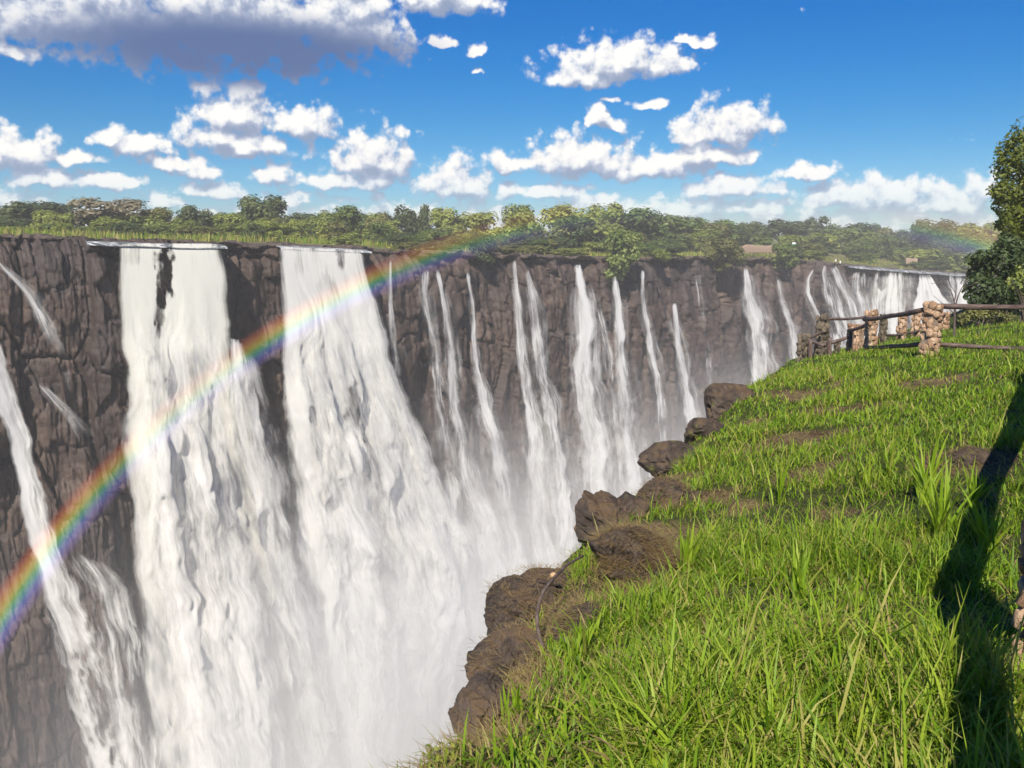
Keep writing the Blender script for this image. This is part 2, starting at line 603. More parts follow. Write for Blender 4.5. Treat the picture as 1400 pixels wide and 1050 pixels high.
# plumes: heads of water racing down, each trailing a fading tail
def plumes(lam, wx, wy, amp, seed):
    w_ = t.noise(t.comb(t.m('MULTIPLY', fx, wx), t.m('MULTIPLY', fy, wy), t.m('ADD', fz, seed)), 1.0, 4, 0.55)
    ph = t.m('MULTIPLY_ADD', w_, amp, t.m('MULTIPLY', fy, 1.0 / lam))
    sw = t.m('FRACT', ph)
    return t.m('MULTIPLY', t.m('POWER', sw, 1.3), t.ss(sw, 1.0, 0.80))
pl1 = plumes(15.0, 0.34, 0.035, 4.5, 2.0)
pl2 = plumes(6.0, 0.75, 0.08, 4.0, 9.0)
pl = t.m('ADD', t.m('MULTIPLY', pl1, 0.6), t.m('MULTIPLY', pl2, 0.4))
thick = t.ss(fy, 3.0, 26.0)
st = t.m('ADD', t.m('MULTIPLY', t.m('SUBTRACT', s0, 0.5), 1.5), t.m('ADD', t.m('MULTIPLY', t.m('SUBTRACT', s1, 0.5), 0.9), t.m('MULTIPLY', t.m('SUBTRACT', s2, 0.5), 1.3)))
st = t.m('ADD', st, t.m('MULTIPLY', t.m('MULTIPLY', t.m('SUBTRACT', pl, 0.33), t.attr('plume')[2]), thick))
dens = t.m('MULTIPLY_ADD', st, rag, op)
alpha = t.ss(dens, 0.0, 1.3)
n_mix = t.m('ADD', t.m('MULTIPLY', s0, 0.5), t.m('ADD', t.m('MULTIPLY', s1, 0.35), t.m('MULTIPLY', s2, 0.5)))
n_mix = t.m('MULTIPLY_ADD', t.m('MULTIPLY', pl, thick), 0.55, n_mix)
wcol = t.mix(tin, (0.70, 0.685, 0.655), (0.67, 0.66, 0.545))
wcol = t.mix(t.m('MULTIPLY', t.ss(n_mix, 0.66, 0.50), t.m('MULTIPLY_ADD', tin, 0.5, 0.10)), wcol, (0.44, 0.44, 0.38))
# a cloud of drops scatters sunlight from all sides, so it answers to the sun like the body it fills rather than like a hard skin
geo = t.node('ShaderNodeNewGeometry')
bodyn = t.attr('bodyn')[1]
bmp = t.bump(n_mix, 0.07, 1.4)
nrm = t.v('NORMALIZE', t.v('ADD', t.v('SCALE', bmp, scale=0.5), t.v('SCALE', bodyn, scale=0.5)))
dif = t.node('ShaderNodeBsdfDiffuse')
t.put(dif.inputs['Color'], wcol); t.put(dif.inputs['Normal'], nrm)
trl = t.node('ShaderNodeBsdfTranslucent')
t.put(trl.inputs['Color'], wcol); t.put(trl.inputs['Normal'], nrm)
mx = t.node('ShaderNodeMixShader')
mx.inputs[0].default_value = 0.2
t.nt.links.new(dif.outputs[0], mx.inputs[1]); t.nt.links.new(trl.outputs[0], mx.inputs[2])
tr = t.node('ShaderNodeBsdfTransparent')
mx2 = t.node('ShaderNodeMixShader')
t.put(mx2.inputs[0], alpha)
t.nt.links.new(tr.outputs[0], mx2.inputs[1]); t.nt.links.new(mx.outputs[0], mx2.inputs[2])
t.nt.links.new(mx2.outputs[0], out.inputs['Surface'])

fall_no = [0]


def sheet(L, R, nu, nv, off0=1.5, k=0.05, th=0.8, core=1.2, edge=0.35, rag=1.0, green=0.0, lump=1.0, top_full=True, fade=0.0, holes=(), bot=None):
    """curtain of falling water between two photo polylines [(x, y)...]; thrown clear of the wall as it falls"""
    L = np.array(L, float); R = np.array(R, float)
    fall_no[0] += 1
    sd = fall_no[0]
    v = np.linspace(0, 1, nv)
    yl = L[0, 1] + (L[-1, 1] - L[0, 1]) * v
    yr = R[0, 1] + (R[-1, 1] - R[0, 1]) * v
    from_l = np.interp(yl, L[:, 1], L[:, 0]); from_r = np.interp(yr, R[:, 1], R[:, 0])
    # soften the corners of the outline
    kw = max(3, nv // 12) | 1
    kr = np.hanning(kw + 2)[1:-1]; kr /= kr.sum()
    sm = lambda a: np.convolve(np.pad(a, kw // 2, 'edge'), kr, 'valid')
    from_l = sm(from_l); from_r = sm(from_r)
    wpx = np.mean(np.abs(from_r - from_l))
    if wpx < 60:
        yy_ = (yl + yr) / 2
        j_ = fbm(yy_ / 60, yy_ * 0 + sd * 3.3, sd + 60, 3)
        j2 = fbm(yy_ / 19, yy_ * 0 + sd * 5.1, sd + 61, 4)
        ww = from_r - from_l
        from_l = from_l + j_ * (1.2 + 0.16 * ww) - j2 * 0.20 * ww
        from_r = from_r + j_ * (1.2 + 0.16 * ww) + j2 * 0.20 * ww
    else:
        yy_ = (yl + yr) / 2
        grow = 0.25 + 0.75 * sstep(yy_ - yy_[0], 20, 160)
        from_l = from_l + grow * (fbm(yy_ / 46, yy_ * 0 + sd * 3.3, sd + 60, 4) * 9)
        from_r = from_r + grow * (fbm(yy_ / 46, yy_ * 0 + sd * 5.1, sd + 61, 4) * 11)
    u = np.linspace(-0.06, 1.06, nu)
    PX = from_l[:, None] + (from_r - from_l)[:, None] * u[None, :]
    PY = yl[:, None] + (yr - yl)[:, None] * u[None, :]
    bow = lambda tt_: off0 + k * tt_ + th * np.sqrt(np.maximum(tt_, 0))
    X, Y, Z, tt_, s = wall_hit(PX, PY, bow)
    # metric coordinates
    wid = np.abs(from_r - from_l) / FPX * Y.mean(1)
    mid = s.mean(1).mean()
    fx_ = (u[None, :] - 0.5) * (0.45 * wid[:, None] + 0.55 * wid.mean()) + sd * 7.3
    fy_ = tt_
    # billows
    a, y_, z_ = rd(PX, PY)
    _, _, _, nx, ny = lipk(a / y_)
    amp = 0.62 * lump * sstep(tt_, 2, 30)
    wv = fbm(fx_ / 6, tt_ / 12, sd + 400, 2) * 0.7
    bl = fbm(fx_ / 7.0 + wv, tt_ / 17.0 + wv, sd + 200, 4) * 2.3 + fbm(fx_ / 4.6, tt_ / 60.0, sd + 310, 2) * 2.6 + fbm(fx_ / 2.6 + wv, tt_ / 6.0 + wv, sd + 300, 3) * 0.8
    edge_fall = np.clip(np.minimum(u, 1 - u) * 5, 0, 1)[None, :]
    X = X + nx * bl * amp * edge_fall; Y = Y + ny * bl * amp * edge_fall
    # opacity
    e = np.minimum(u + 0.06, 1.06 - u)[None, :] / edge
    opa = core * sstep(e, 0, 1) - 0.55 * (1 - sstep(e, 0, 0.6))
    opa = opa + np.zeros_like(X)
    if not top_full:
        opa = opa - (1 - sstep(v, 0, 0.08))[:, None] * 0.8
    else:
        opa = opa - 0.7 * (1 - sstep((PY - PY[0:1]) + 5 * fbm(PX / 3.0, PX * 0 + 1.7, sd + 71, 3), -1.0, 6.0))
    if fade:
        opa = opa - fade * sstep(v, 0.3, 1.0)[:, None]
    if bot is not None:
        opa = opa - (core + 0.9) * sstep(v, 1 - bot, 1.0)[:, None]
    for hx, hy, hrx, hry, hs in holes:
        q = np.sqrt(((PX - hx) / hrx) ** 2 + ((PY - hy) / hry) ** 2)
        q = q + 0.55 * fbm(PX / 7, PY / 13, sd + 88, 4)
        opa = opa - hs * (1 - sstep(q, 0.45, 1.15))
    g = green * (1 - 0.75 * sstep(v, 0.15, 0.7))[:, None] * np.ones_like(X)
    flow = np.stack([fx_, fy_, np.full_like(fx_, sd * 3.7)], -1).reshape(-1, 3)
    V = np.stack([X, Y, Z], -1).reshape(-1, 3)
    return V, grid_faces(nv, nu), {'op': opa.ravel(), 'rag': np.full(opa.size, rag), 'green': g.ravel(), 'plume': np.full(opa.size, 0.45 if wpx < 60 else 0.5)}, (flow, np.stack([nx, ny, np.full_like(nx, 0.25)], -1).reshape(-1, 3))


_sheet = sheet


def sheet(L, R, nu, nv, **kw):
    L = [tuple(p) for p in L]; R = [tuple(p) for p in R]
    thin = abs(R[-1][0] - L[-1][0]) < 75
    if 560 < L[-1][1] < 1000 and not kw.get('fade'):          # falls on, out of sight behind the bank or into the spray
        ext = 150
        for P in (L, R):
            (x0, y0), (x1, y1) = P[-2], P[-1]
            P.append((x1 + (x1 - x0) / (y1 - y0) * ext * 0.8, y1 + ext))
    if not thin:
        return [_sheet(L, R, nu, nv, **kw)]
    nu = max(nu, 22)
    kw['edge'] = max(kw.get('edge', 0.4), 0.46)
    kw['rag'] = kw.get('rag', 1.0) * 1.25
    kw['core'] = kw.get('core', 1.2) * 0.86
    main = _sheet(L, R, nu, nv, **kw)
    # the drifting spray that clings to a stream
    L2 = [(x - 0.45 * (xr - x) - 0.6, y) for (x, y), (xr, _) in zip(L, R)]
    R2 = [(xr + 0.75 * (xr - x) + 0.6, y) for (x, y), (xr, _) in zip(L, R)]
    k2 = dict(kw); k2.update(core=kw.get('core', 1.0) * 0.42, rag=0.8, edge=0.5, off0=kw.get('off0', 1.5) - 0.4, lump=0.3, top_full=False, holes=())
    veil = _sheet(L2, R2, nu, nv, **k2)
    return [main, veil]


def waterfall(label, sheets, group=None):
    """one waterfall = one object: a main curtain, with outer veils as parts"""
    sheets = [q_ for s_ in sheets for q_ in s_]
    V, F, fa, flow = sheets[0]
    me = mesh_np('waterfall', V, F, m_fall, True, fa, {'flow': flow[0], 'bodyn': flow[1]})
    o = link('waterfall', me, None, label, 'waterfall', group)
    for V, F, fa, flow in sheets[1:]:
        me = mesh_np('spray_veil', V, F, m_fall, True, fa, {'flow': flow[0], 'bodyn': flow[1]})
        link('spray_veil', me, o)
    return o


GRP = 'waterfalls along the far cliff'
# left margin
waterfall('tall grey waterfall cut off by the left edge of the picture', [
    sheet([(-40, 400), (-25, 500), (8, 620), (38, 760), (70, 900), (112, 1080)], [(-18, 400), (18, 500), (52, 620), (92, 760), (165, 900), (245, 1080)], 60, 200, core=1.0, rag=1.1, edge=0.4, lump=0.5, off0=2.2,
          holes=[(150, 930, 45, 130, 0.55), (190, 1010, 40, 100, 0.4)]),
    sheet([(70, 745), (95, 800), (120, 900), (150, 1080)], [(140, 745), (195, 800), (215, 900), (245, 1080)], 40, 110, off0=4, core=0.5, rag=1.2, edge=0.5, top_full=False)], GRP)
waterfall('narrow slanting thread of water on the dark wall left of the broad pale curtain', [
    sheet([(-12, 352), (28, 400), (52, 450), (72, 500), (90, 560)], [(-6, 352), (44, 400), (74, 450), (96, 500), (112, 560)], 14, 90, core=0.75, rag=1.1, fade=0.8, edge=0.45, th=0.4, lump=0.4),
    sheet([(48, 520), (88, 570), (112, 620), (128, 690)], [(54, 520), (104, 570), (134, 620), (152, 690)], 12, 70, core=0.8, rag=1.2, fade=1.5, edge=0.45, top_full=False, th=0.5)], GRP)
# broad curtain
waterfall('broad cream waterfall of two joined streams around a dark rock near its top', [
    sheet([(163, 333), (164, 420), (167, 520), (172, 640), (184, 760), (198, 900), (225, 1090)], [(300, 333), (312, 400), (317, 480), (336, 580), (368, 700), (392, 850), (440, 1090)], 150, 320, core=1.5, rag=0.8, edge=0.17, green=0.5, lump=1.7, th=0.7,
          holes=[(226, 376, 15, 48, 1.5), (220, 432, 11, 32, 1.15), (216, 470, 7, 40, 0.9), (262, 520, 5, 70, 0.6), (240, 640, 6, 90, 0.7), (300, 700, 7, 100, 0.75), (330, 860, 8, 110, 0.7), (262, 860, 7, 100, 0.6), (182, 345, 10, 26, 0.5)]),
    sheet([(178, 560), (186, 700), (205, 850), (240, 1090)], [(300, 560), (345, 700), (372, 850), (420, 1090)], 80, 180, off0=6, core=0.75, rag=1.0, edge=0.34, top_full=False, lump=2.2),
    sheet([(158, 420), (158, 560), (166, 700), (186, 850), (215, 1090)], [(318, 420), (330, 560), (358, 700), (382, 850), (430, 1090)], 110, 220, off0=4.5, core=0.5, rag=0.95, edge=0.36, top_full=False, lump=1.0)], GRP)
waterfall('short gushing waterfall bursting off a ledge between the two broadest curtains', [
    sheet([(312, 462), (310, 500), (322, 600), (345, 700), (372, 850), (420, 1090)], [(334, 466), (344, 500), (362, 600), (384, 700), (416, 850), (472, 1090)], 36, 220, off0=4.5, core=1.25, rag=1.1, edge=0.25, lump=1.4),
    sheet([(330, 520), (345, 640), (380, 800), (420, 1000)], [(354, 520), (378, 640), (416, 800), (462, 1000)], 26, 120, off0=7, core=0.55, rag=1.2, edge=0.4, top_full=False)], GRP)
# second broad curtain
waterfall('widest white waterfall fanning out to the right below the middle of the rainbow', [
    sheet([(380, 337), (385, 430), (384, 520), (390, 620), (408, 760), (446, 900), (486, 1090)], [(494, 342), (507, 390), (520, 440), (540, 500), (566, 560), (592, 620), (624, 690), (642, 760), (636, 860), (618, 960), (596, 1090)], 170, 330, core=1.42, rag=0.95, edge=0.17, green=0.25, lump=2.0, th=1.0,
          holes=[(466, 348, 8, 20, 0.8), (447, 400, 22, 30, 0.35), (482, 560, 15, 48, 0.95), (502, 640, 13, 60, 0.75), (455, 610, 8, 60, 0.45), (520, 760, 14, 90, 0.8), (470, 880, 12, 70, 0.55), (530, 930, 12, 90, 0.6)]),
    sheet([(400, 560), (410, 700), (440, 850), (490, 1090)], [(575, 560), (630, 700), (655, 850), (610, 1090)], 110, 190, off0=7, core=0.62, rag=1.0, edge=0.34, top_full=False, lump=2.4,
          holes=[(520, 780, 16, 120, 0.5)]),
    sheet([(384, 420), (386, 520), (396, 640), (414, 780), (452, 920), (492, 1090)], [(522, 420), (556, 520), (612, 630), (656, 740), (668, 860), (620, 1090)], 130, 240, off0=4.5, core=0.5, rag=0.95, edge=0.36, top_full=False, lump=1.0),
    sheet([(556, 690), (548, 760), (548, 860), (556, 1000), (550, 1090)], [(625, 690), (668, 760), (676, 860), (650, 1000), (610, 1090)], 50, 120, off0=10, core=0.95, rag=1.3, edge=0.4, top_full=False, lump=2.6)], GRP)
# thin falls of the middle
waterfall('thin waterfall nearest to the right side of the widest curtain', [
    sheet([(531, 355), (529, 420), (530, 450), (533, 500), (536, 560)], [(537, 355), (539, 420), (545, 450), (552, 500), (556, 560)], 12, 90, core=0.8, rag=0.9, edge=0.45, fade=0.5, th=0.5, lump=0.3)], GRP)
waterfall('wispy forked waterfall that splits in two strands over a pale hump of rock', [
    sheet([(575, 370), (566, 405), (583, 450), (588, 520), (594, 600), (604, 700)], [(592, 368), (588, 405), (596, 450), (604, 520), (618, 600), (638, 700)], 16, 110, core=0.52, rag=1.25, edge=0.45, th=0.5, lump=0.4),
    sheet([(590, 368), (602, 405), (608, 470), (612, 560), (622, 640), (645, 740)], [(600, 370), (611, 405), (622, 470), (636, 560), (655, 640), (690, 740)], 18, 130, core=0.85, rag=1.0, edge=0.42, th=0.6, lump=0.5)], GRP)
waterfall('slim waterfall dropping from a dark notch, widening to the right as it falls', [
    sheet([(636, 372), (642, 420), (645, 500), (655, 570), (672, 650), (690, 760)], [(643, 372), (650, 420), (656, 500), (674, 570), (700, 650), (728, 760)], 20, 150, core=0.98, rag=0.95, edge=0.4, th=0.6, lump=0.6)], GRP)
waterfall('twin stranded waterfall in the middle of the cliff, two streams joining halfway down', [
    sheet([(699, 356), (702, 440), (706, 520), (716, 620), (722, 700), (728, 800)], [(705, 356), (718, 440), (728, 520), (748, 620), (764, 700), (776, 800)], 24, 160, core=1.05, rag=0.95, edge=0.35, th=0.7, lump=0.6),
    sheet([(716, 368), (722, 420), (728, 500), (738, 580), (748, 700)], [(724, 368), (742, 420), (748, 500), (764, 580), (785, 700)], 24, 140, off0=2.2, core=0.85, rag=1.1, edge=0.4, th=0.7, lump=0.6)], GRP)
waterfall('bright strong waterfall just left of the round bush on the lip', [
    sheet([(784, 362), (783, 420), (784, 500), (788, 580), (794, 680), (800, 780)], [(796, 362), (813, 420), (820, 500), (832, 580), (848, 680), (858, 780)], 34, 170, core=1.3, rag=0.9, edge=0.28, th=0.8, lump=0.7),
    sheet([(812, 400), (822, 470), (836, 560), (846, 660)], [(820, 400), (836, 470), (848, 560), (866, 660)], 12, 90, core=0.35, rag=1.2, edge=0.45, th=0.6, lump=0.4, top_full=False)], GRP)
waterfall('narrow waterfall falling straight down from under the round bush', [
    sheet([(836, 378), (836, 430), (838, 500), (842, 580), (852, 680), (860, 740)], [(846, 378), (852, 430), (860, 500), (872, 580), (886, 680), (894, 740)], 22, 130, core=0.98, rag=1.0, edge=0.4, th=0.7, lump=0.5)], GRP)
waterfall('faint twisting waterfall just right of the round bush on the lip', [
    sheet([(874, 370), (876, 420), (882, 470), (894, 530), (904, 620)], [(881, 370), (886, 420), (894, 470), (908, 530), (922, 620)], 12, 110, core=0.66, rag=1.05, edge=0.45, th=0.6, lump=0.4)], GRP)
waterfall('single plume starting part way down the rock, right of the faint twisting waterfall', [
    sheet([(917, 415), (918, 460), (928, 520), (936, 570), (944, 640)], [(924, 415), (932, 460), (944, 520), (956, 570), (970, 640)], 16, 110, core=1.15, rag=0.9, edge=0.4, th=0.9, lump=0.5)], GRP)
waterfall('barely visible trickle between the single plume and the cone shaped waterfall', [
    sheet([(950, 372), (956, 430), (962, 500), (970, 580)], [(958, 372), (968, 430), (976, 500), (990, 580)], 10, 80, core=0.14, rag=1.2, edge=0.5, th=0.6, lump=0.3)], GRP)
waterfall('cone shaped waterfall widening from a point, above the grassy edge left of the fence', [
    sheet([(1016, 365), (1013, 400), (1013, 430), (1022, 470), (1030, 530)], [(1021, 365), (1032, 400), (1046, 430), (1054, 470), (1062, 530)], 24, 110, core=1.12, rag=0.95, edge=0.35, th=0.9, lump=0.7, holes=[(1040, 470, 6, 24, 0.5)])], GRP)
waterfall('short thin waterfall curving right, between the cone shaped one and the cascades', [
    sheet([(1060, 378), (1064, 410), (1076, 450), (1082, 520)], [(1067, 378), (1074, 410), (1090, 450), (1098, 520)], 12, 80, core=0.85, rag=0.9, edge=0.42, th=0.7, lump=0.3)], GRP)
waterfall('broken cascade of thin white streams over stepped rock behind the first pillars of the fence', [
    sheet([(1126, 362), (1120, 390), (1124, 420), (1132, 460), (1138, 520)], [(1134, 362), (1146, 390), (1158, 420), (1172, 460), (1186, 520)], 26, 80, core=0.78, rag=1.25, edge=0.35, th=0.8, lump=0.5),
    sheet([(1134, 362), (1142, 390), (1152, 410), (1164, 450)], [(1144, 362), (1156, 390), (1170, 410), (1186, 450)], 16, 60, off0=2.4, core=0.75, rag=1.2, edge=0.35, th=0.8, lump=0.5),
    sheet([(1110, 366), (1102, 380), (1100, 400), (1110, 425), (1122, 450)], [(1117, 366), (1109, 380), (1107, 400), (1119, 425), (1134, 450)], 8, 50, core=0.7, rag=1.0, edge=0.4, th=0.6, lump=0.2)], GRP)
waterfall('dense white block of falling water seen above the middle of the fence', [
    sheet([(1165, 372), (1160, 400), (1168, 430), (1176, 500)], [(1186, 372), (1190, 400), (1196, 430), (1204, 500)], 18, 60, core=0.72, rag=1.25, edge=0.35, th=0.8, lump=0.4),
    sheet([(1187, 371), (1184, 400), (1182, 430), (1180, 500)], [(1247, 374), (1248, 400), (1249, 430), (1252, 500)], 50, 90, core=1.15, rag=1.25, edge=0.12, th=0.9, lump=0.8, green=0.2, holes=[(1206, 384, 6, 18, 1.6), (1228, 400, 3, 30, .5), (1240, 390, 3, 24, .5)])], GRP)
waterfall('farthest white waterfall slanting down beside the dark trees at the right end', [
    sheet([(1256, 376), (1254, 400), (1252, 430), (1252, 490)], [(1272, 376), (1290, 400), (1306, 430), (1330, 490)], 34, 60, core=1.05, rag=1.2, edge=0.15, th=0.9, lump=0.6),
    sheet([(1284, 376), (1292, 400), (1300, 430), (1310, 490)], [(1330, 378), (1338, 400), (1348, 430), (1362, 490)], 34, 60, off0=2.3, core=1.1, rag=1.1, edge=0.2, th=0.9, lump=0.6)], GRP)

# ------------------------------------------------------------------ river slipping over the lip in shallow sheets
m_riv, t, out = new_mat('river_water')
geo = t.node('ShaderNodeNewGeometry')
nn = t.noise(t.v('MULTIPLY', geo.outputs['Position'], (0.35, 0.8, 0.8)), 1.0, 6, 0.68, 0.8)
principled(t, out, t.ramp(nn, [(0.40, (0.045, 0.05, 0.05)), (0.52, (0.20, 0.21, 0.21)), (0.60, (0.62, 0.63, 0.62)), (0.75, (0.8, 0.8, 0.8))]), 0.7, t.bump(nn, 0.8, 0.4), 0.2)


def river(x0, x1, b0, b1, label, nu=60, nb=16):
    k_ = np.linspace(kpx(x0), kpx(x1), nu)
    b_ = np.linspace(0, 1, nb)
    K, Bq = np.meshgrid(k_, b_)
    ends = np.minimum(1, 3 * np.minimum((K - k_[0]), (k_[-1] - K)) / (k_[-1] - k_[0]) + 0.25)
    Bm = b0 + (b1 - b0) * Bq * ends
    Yl, Zl, s_, nx, ny = lipk(K)
    d_ = 2.0 * np.exp(-np.maximum(Bm, 0) / 2.0)
    Z = Zl - 0.02 + 0.15 * sstep(Bm, 0, 12) + 0.12 * fbm(s_ / 2.5, Bm / 1.5, 151, 3) - 0.6 * np.exp(-np.maximum(Bm - b0, 0) / 0.8)
    Yp = Yl + Bm
    V = np.stack([K * Yp + nx * d_, Yp + ny * d_, Z], -1).reshape(-1, 3)
    link('river_water', mesh_np('river_water', V, grid_faces(nb, nu), m_riv), label=label, kind='structure')


river(116, 304, -0.4, 20, 'shallow river sheet feeding the broad cream waterfall')
river(376, 500, -0.4, 18, 'shallow river sheet feeding the widest waterfall')
river(1155, 1350, -0.4, 22, 'river rapids feeding the farthest waterfalls')


# ================================================================== near bank
EDGE_PX = [(505, 1050, 3.0), (560, 1005, 3.3), (608, 965, 3.7), (652, 900, 4.4), (680, 850, 5.0), (708, 800, 6.0), (766, 745, 7.4),
           (806, 700, 8.6), (850, 668, 9.6), (905, 622, 11.6), (945, 580, 13.6), (985, 540, 16.2), (1035, 510, 19.2), (1072, 498, 22.5)]
edge_pts = [W(*e) for e in EDGE_PX]
GC = [(*W(x, y, d),) for x, y, d in EDGE_PX]
GC += [(*W(x, y, d),) for x, y, d in [
    (1400, 1050, 2.55), (1000, 1050, 2.62), (1100, 700, 7.0), (1395, 930, 3.3), (1400, 700, 5.9), (1000, 760, 6.0), (1250, 600, 9.0), (1100, 560, 13.0),
    (1265, 490, 18.4), (1400, 474, 18.2), (1190, 481, 24.0), (1163, 488, 27.0), (1098, 499, 27.0), (1122, 489, 30.0), (1204, 470, 31.5), (1231, 467, 34.0), (1252, 463, 36.0),
    (1290, 451, 42.0), (1310, 448, 44.0), (1340, 446, 40.0), (1400, 444, 27.0)]]
GC += [(2.0, 0.0, -1.66), (-0.8, 0.0, -1.75), (2.0, -6.0, -1.5), (-2.5, -6.0, -1.8), (10, -6, -0.9), (12, 4, -1.1), (16, 14, -1.6), (30, 28, -2.2), (34, 50, -3.6), (60, 20, -1.0), (70, 70, -3.8), (24, 50, -4.6), (40, 75, -5.2)]
GC = np.array(GC, float)


def tps_fit(P, z, lam):
    n = len(P)
    r = np.hypot(P[:, None, 0] - P[None, :, 0], P[:, None, 1] - P[None, :, 1])
    U = np.where(r > 0, r * r * np.log(np.maximum(r, 1e-9)), 0) + lam * np.eye(n)
    A = np.zeros((n + 3, n + 3)); A[:n, :n] = U
    A[:n, n] = 1; A[:n, n + 1:] = P; A[n, :n] = 1; A[n + 1:, :n] = P.T
    return np.linalg.solve(A, np.concatenate([z, np.zeros(3)]))


_tw = tps_fit(GC[:, :2], GC[:, 2], 0.4)


def bank_smooth(x, y):
    x = np.asarray(x, float); y = np.asarray(y, float)
    z = _tw[-3] + _tw[-2] * x + _tw[-1] * y
    for (cx_, cy_, _), w in zip(GC, _tw):
        r2 = (x - cx_) ** 2 + (y - cy_) ** 2
        z = z + w * 0.5 * r2 * np.log(np.maximum(r2, 1e-12))
    return z


EP = np.array([(-9, -30), (-3.6, -8), (-1.5, 0.5)] + [(p[0], p[1]) for p in edge_pts] +
              [(8.7, 28.0), (9.6, 31.5), (12.4, 35.0), (15.4, 38.5), (19.6, 45.0), (23.6, 50.5), (32, 60), (48, 74), (75, 100)], float)
# densify and roughen the edge
_s = np.concatenate([[0], np.cumsum(np.hypot(*np.diff(EP, axis=0).T))])
_q = np.linspace(0, _s[-1], 900)
EX = np.interp(_q, _s, EP[:, 0]); EY = np.interp(_q, _s, EP[:, 1])


def edge_sd(x, y):
    """signed distance to the brink, > 0 on the bank"""
    x = np.asarray(x, float).ravel(); y = np.asarray(y, float).ravel()
    best = np.full(x.shape, 1e9); sgn = np.ones(x.shape)
    tx = np.gradient(EX); ty = np.gradient(EY)
    l = np.hypot(tx, ty); tx = tx / l; ty = ty / l
    for i0 in range(0, len(x), 40000):
        sl = slice(i0, i0 + 40000)
        dx_ = x[sl, None] - EX[None, :]; dy_ = y[sl, None] - EY[None, :]
        d2 = dx_ ** 2 + dy_ ** 2
        j = d2.argmin(1); r = np.arange(len(j))
        best[sl] = np.sqrt(d2[r, j])
        sgn[sl] = np.where(dx_[r, j] * ty[j] - dy_[r, j] * tx[j] > 0, 1, -1)
    return best * sgn


def bare_mask(x, y):
    q = np.zeros(np.shape(x))
    nz = fbm(x / 0.5, y / 0.5, 211, 4) * 0.85
    for bx, by, rx, ry in BARE:
        d = np.sqrt(((x - bx) / rx) ** 2 + ((y - by) / ry) ** 2) + nz
        q = np.maximum(q, 1 - sstep(d / 0.85, 0.45, 1.25))
    return q


BARE = []


def bank_z(x, y, sd=None):
    x = np.asarray(x, float); y = np.asarray(y, float)
    shp = x.shape
    if sd is None:
        sd = edge_sd(x, y).reshape(shp)
    # meandering brink
    sdw = sd + fbm(x / 0.9, y / 0.9, 223, 4) * 0.16 * np.clip(np.hypot(x, y) / 4, 0.4, 2.5) - 0.02
    z = bank_smooth(x, y)
    r = np.hypot(x, y)
    z = z + fbm(x / 2.4, y / 2.4, 225, 3) * 0.10 * sstep(r, 3, 12) + fbm(x / 0.55, y / 0.55, 227, 4) * 0.05
    z = z - 0.05 * bare_mask(x, y)
    # shoulder, then the drop into the gorge
    z = z - 0.35 * (1 - sstep(sdw, -0.1, 0.75)) ** 2 * np.clip(r / 6, 0.35, 1.2)
    over = np.maximum(-sdw, 0)
    drop = np.where(over < 1.2, over * 2.6, 3.1 + (over - 1.2) * 7.5)
    drop = drop + over.clip(0, 3) * (fbm(x / 0.8, y / 0.8, 229, 4) * 0.9 + 0.8 * fbm(x / 2.5, y / 2.5, 231, 3))
    return np.maximum(z - drop, -GORGE + 2), sdw


def gd(px, py, dflt):
    """distance at which the ray through a photo position meets the bank"""
    ds = np.linspace(2.0, 30.0, 1400)
    a_, y_, z_ = rd(px, py)
    g_, _ = bank_z(a_ / y_ * ds, ds)
    k_ = np.where(g_ > z_ / y_ * ds)[0]
    if len(k_) and abs(ds[k_[0]] - dflt) < 0.3 * dflt:
        return float(ds[k_[0]])
    return dflt


BARE_PX = [  # photo x, y, distance, radius across, radius deep : patches of bare earth and dead thatch
    (1090, 540, 14.5, 0.9, 1.3), (1160, 560, 13.0, 1.1, 0.8), (1100, 600, 10.6, 0.9, 0.7), (1040, 575, 12.6, 0.6, 0.6), (1020, 690, 7.3, 0.42, 0.45), (985, 680, 7.6, 0.3, 0.4),
    (1320, 630, 8.0, 0.40, 0.55), (1230, 752, 5.6, 0.28, 0.22), (1010, 745, 6.2, 0.25, 0.25), (1280, 520, 15.5, 1.6, 0.9), (1180, 520, 16.5, 1.1, 0.8), (900, 745, 6.9, 0.5, 0.8), (690, 850, 5.2, 0.32, 0.8), (650, 930, 4.2, 0.25, 0.7), (720, 930, 4.2, 0.16, 0.3), (960, 545, 16.5, 0.5, 1.0), (925, 610, 12.0, 0.5, 0.8),
    (1140, 700, 7.0, 0.2, 0.25), (1120, 640, 9.0, 0.5, 0.35), (1200, 600, 10.0, 0.5, 0.3), (1000, 620, 9.5, 0.4, 0.4), (1180, 860, 4.3, 0.16, 0.15), (900, 930, 3.6, 0.12, 0.12),
    (860, 800, 5.8, 0.42, 0.7), (760, 830, 5.3, 0.34, 0.6), (905, 655, 9.4, 0.5, 0.7), (1060, 530, 16.5, 0.6, 0.7), (960, 850, 4.6, 0.12, 0.15), (800, 960, 3.4, 0.13, 0.12), (1060, 960, 3.3, 0.12, 0.1), (680, 1010, 3.1, .16, .2), (1250, 930, 3.4, 0.1, 0.1)]
BARE = [(*W(x, y, gd(x, y, d))[:2], rx * (0.72 if d > 10 else 1), ry * (0.72 if d > 10 else 1)) for x, y, d, rx, ry in BARE_PX]



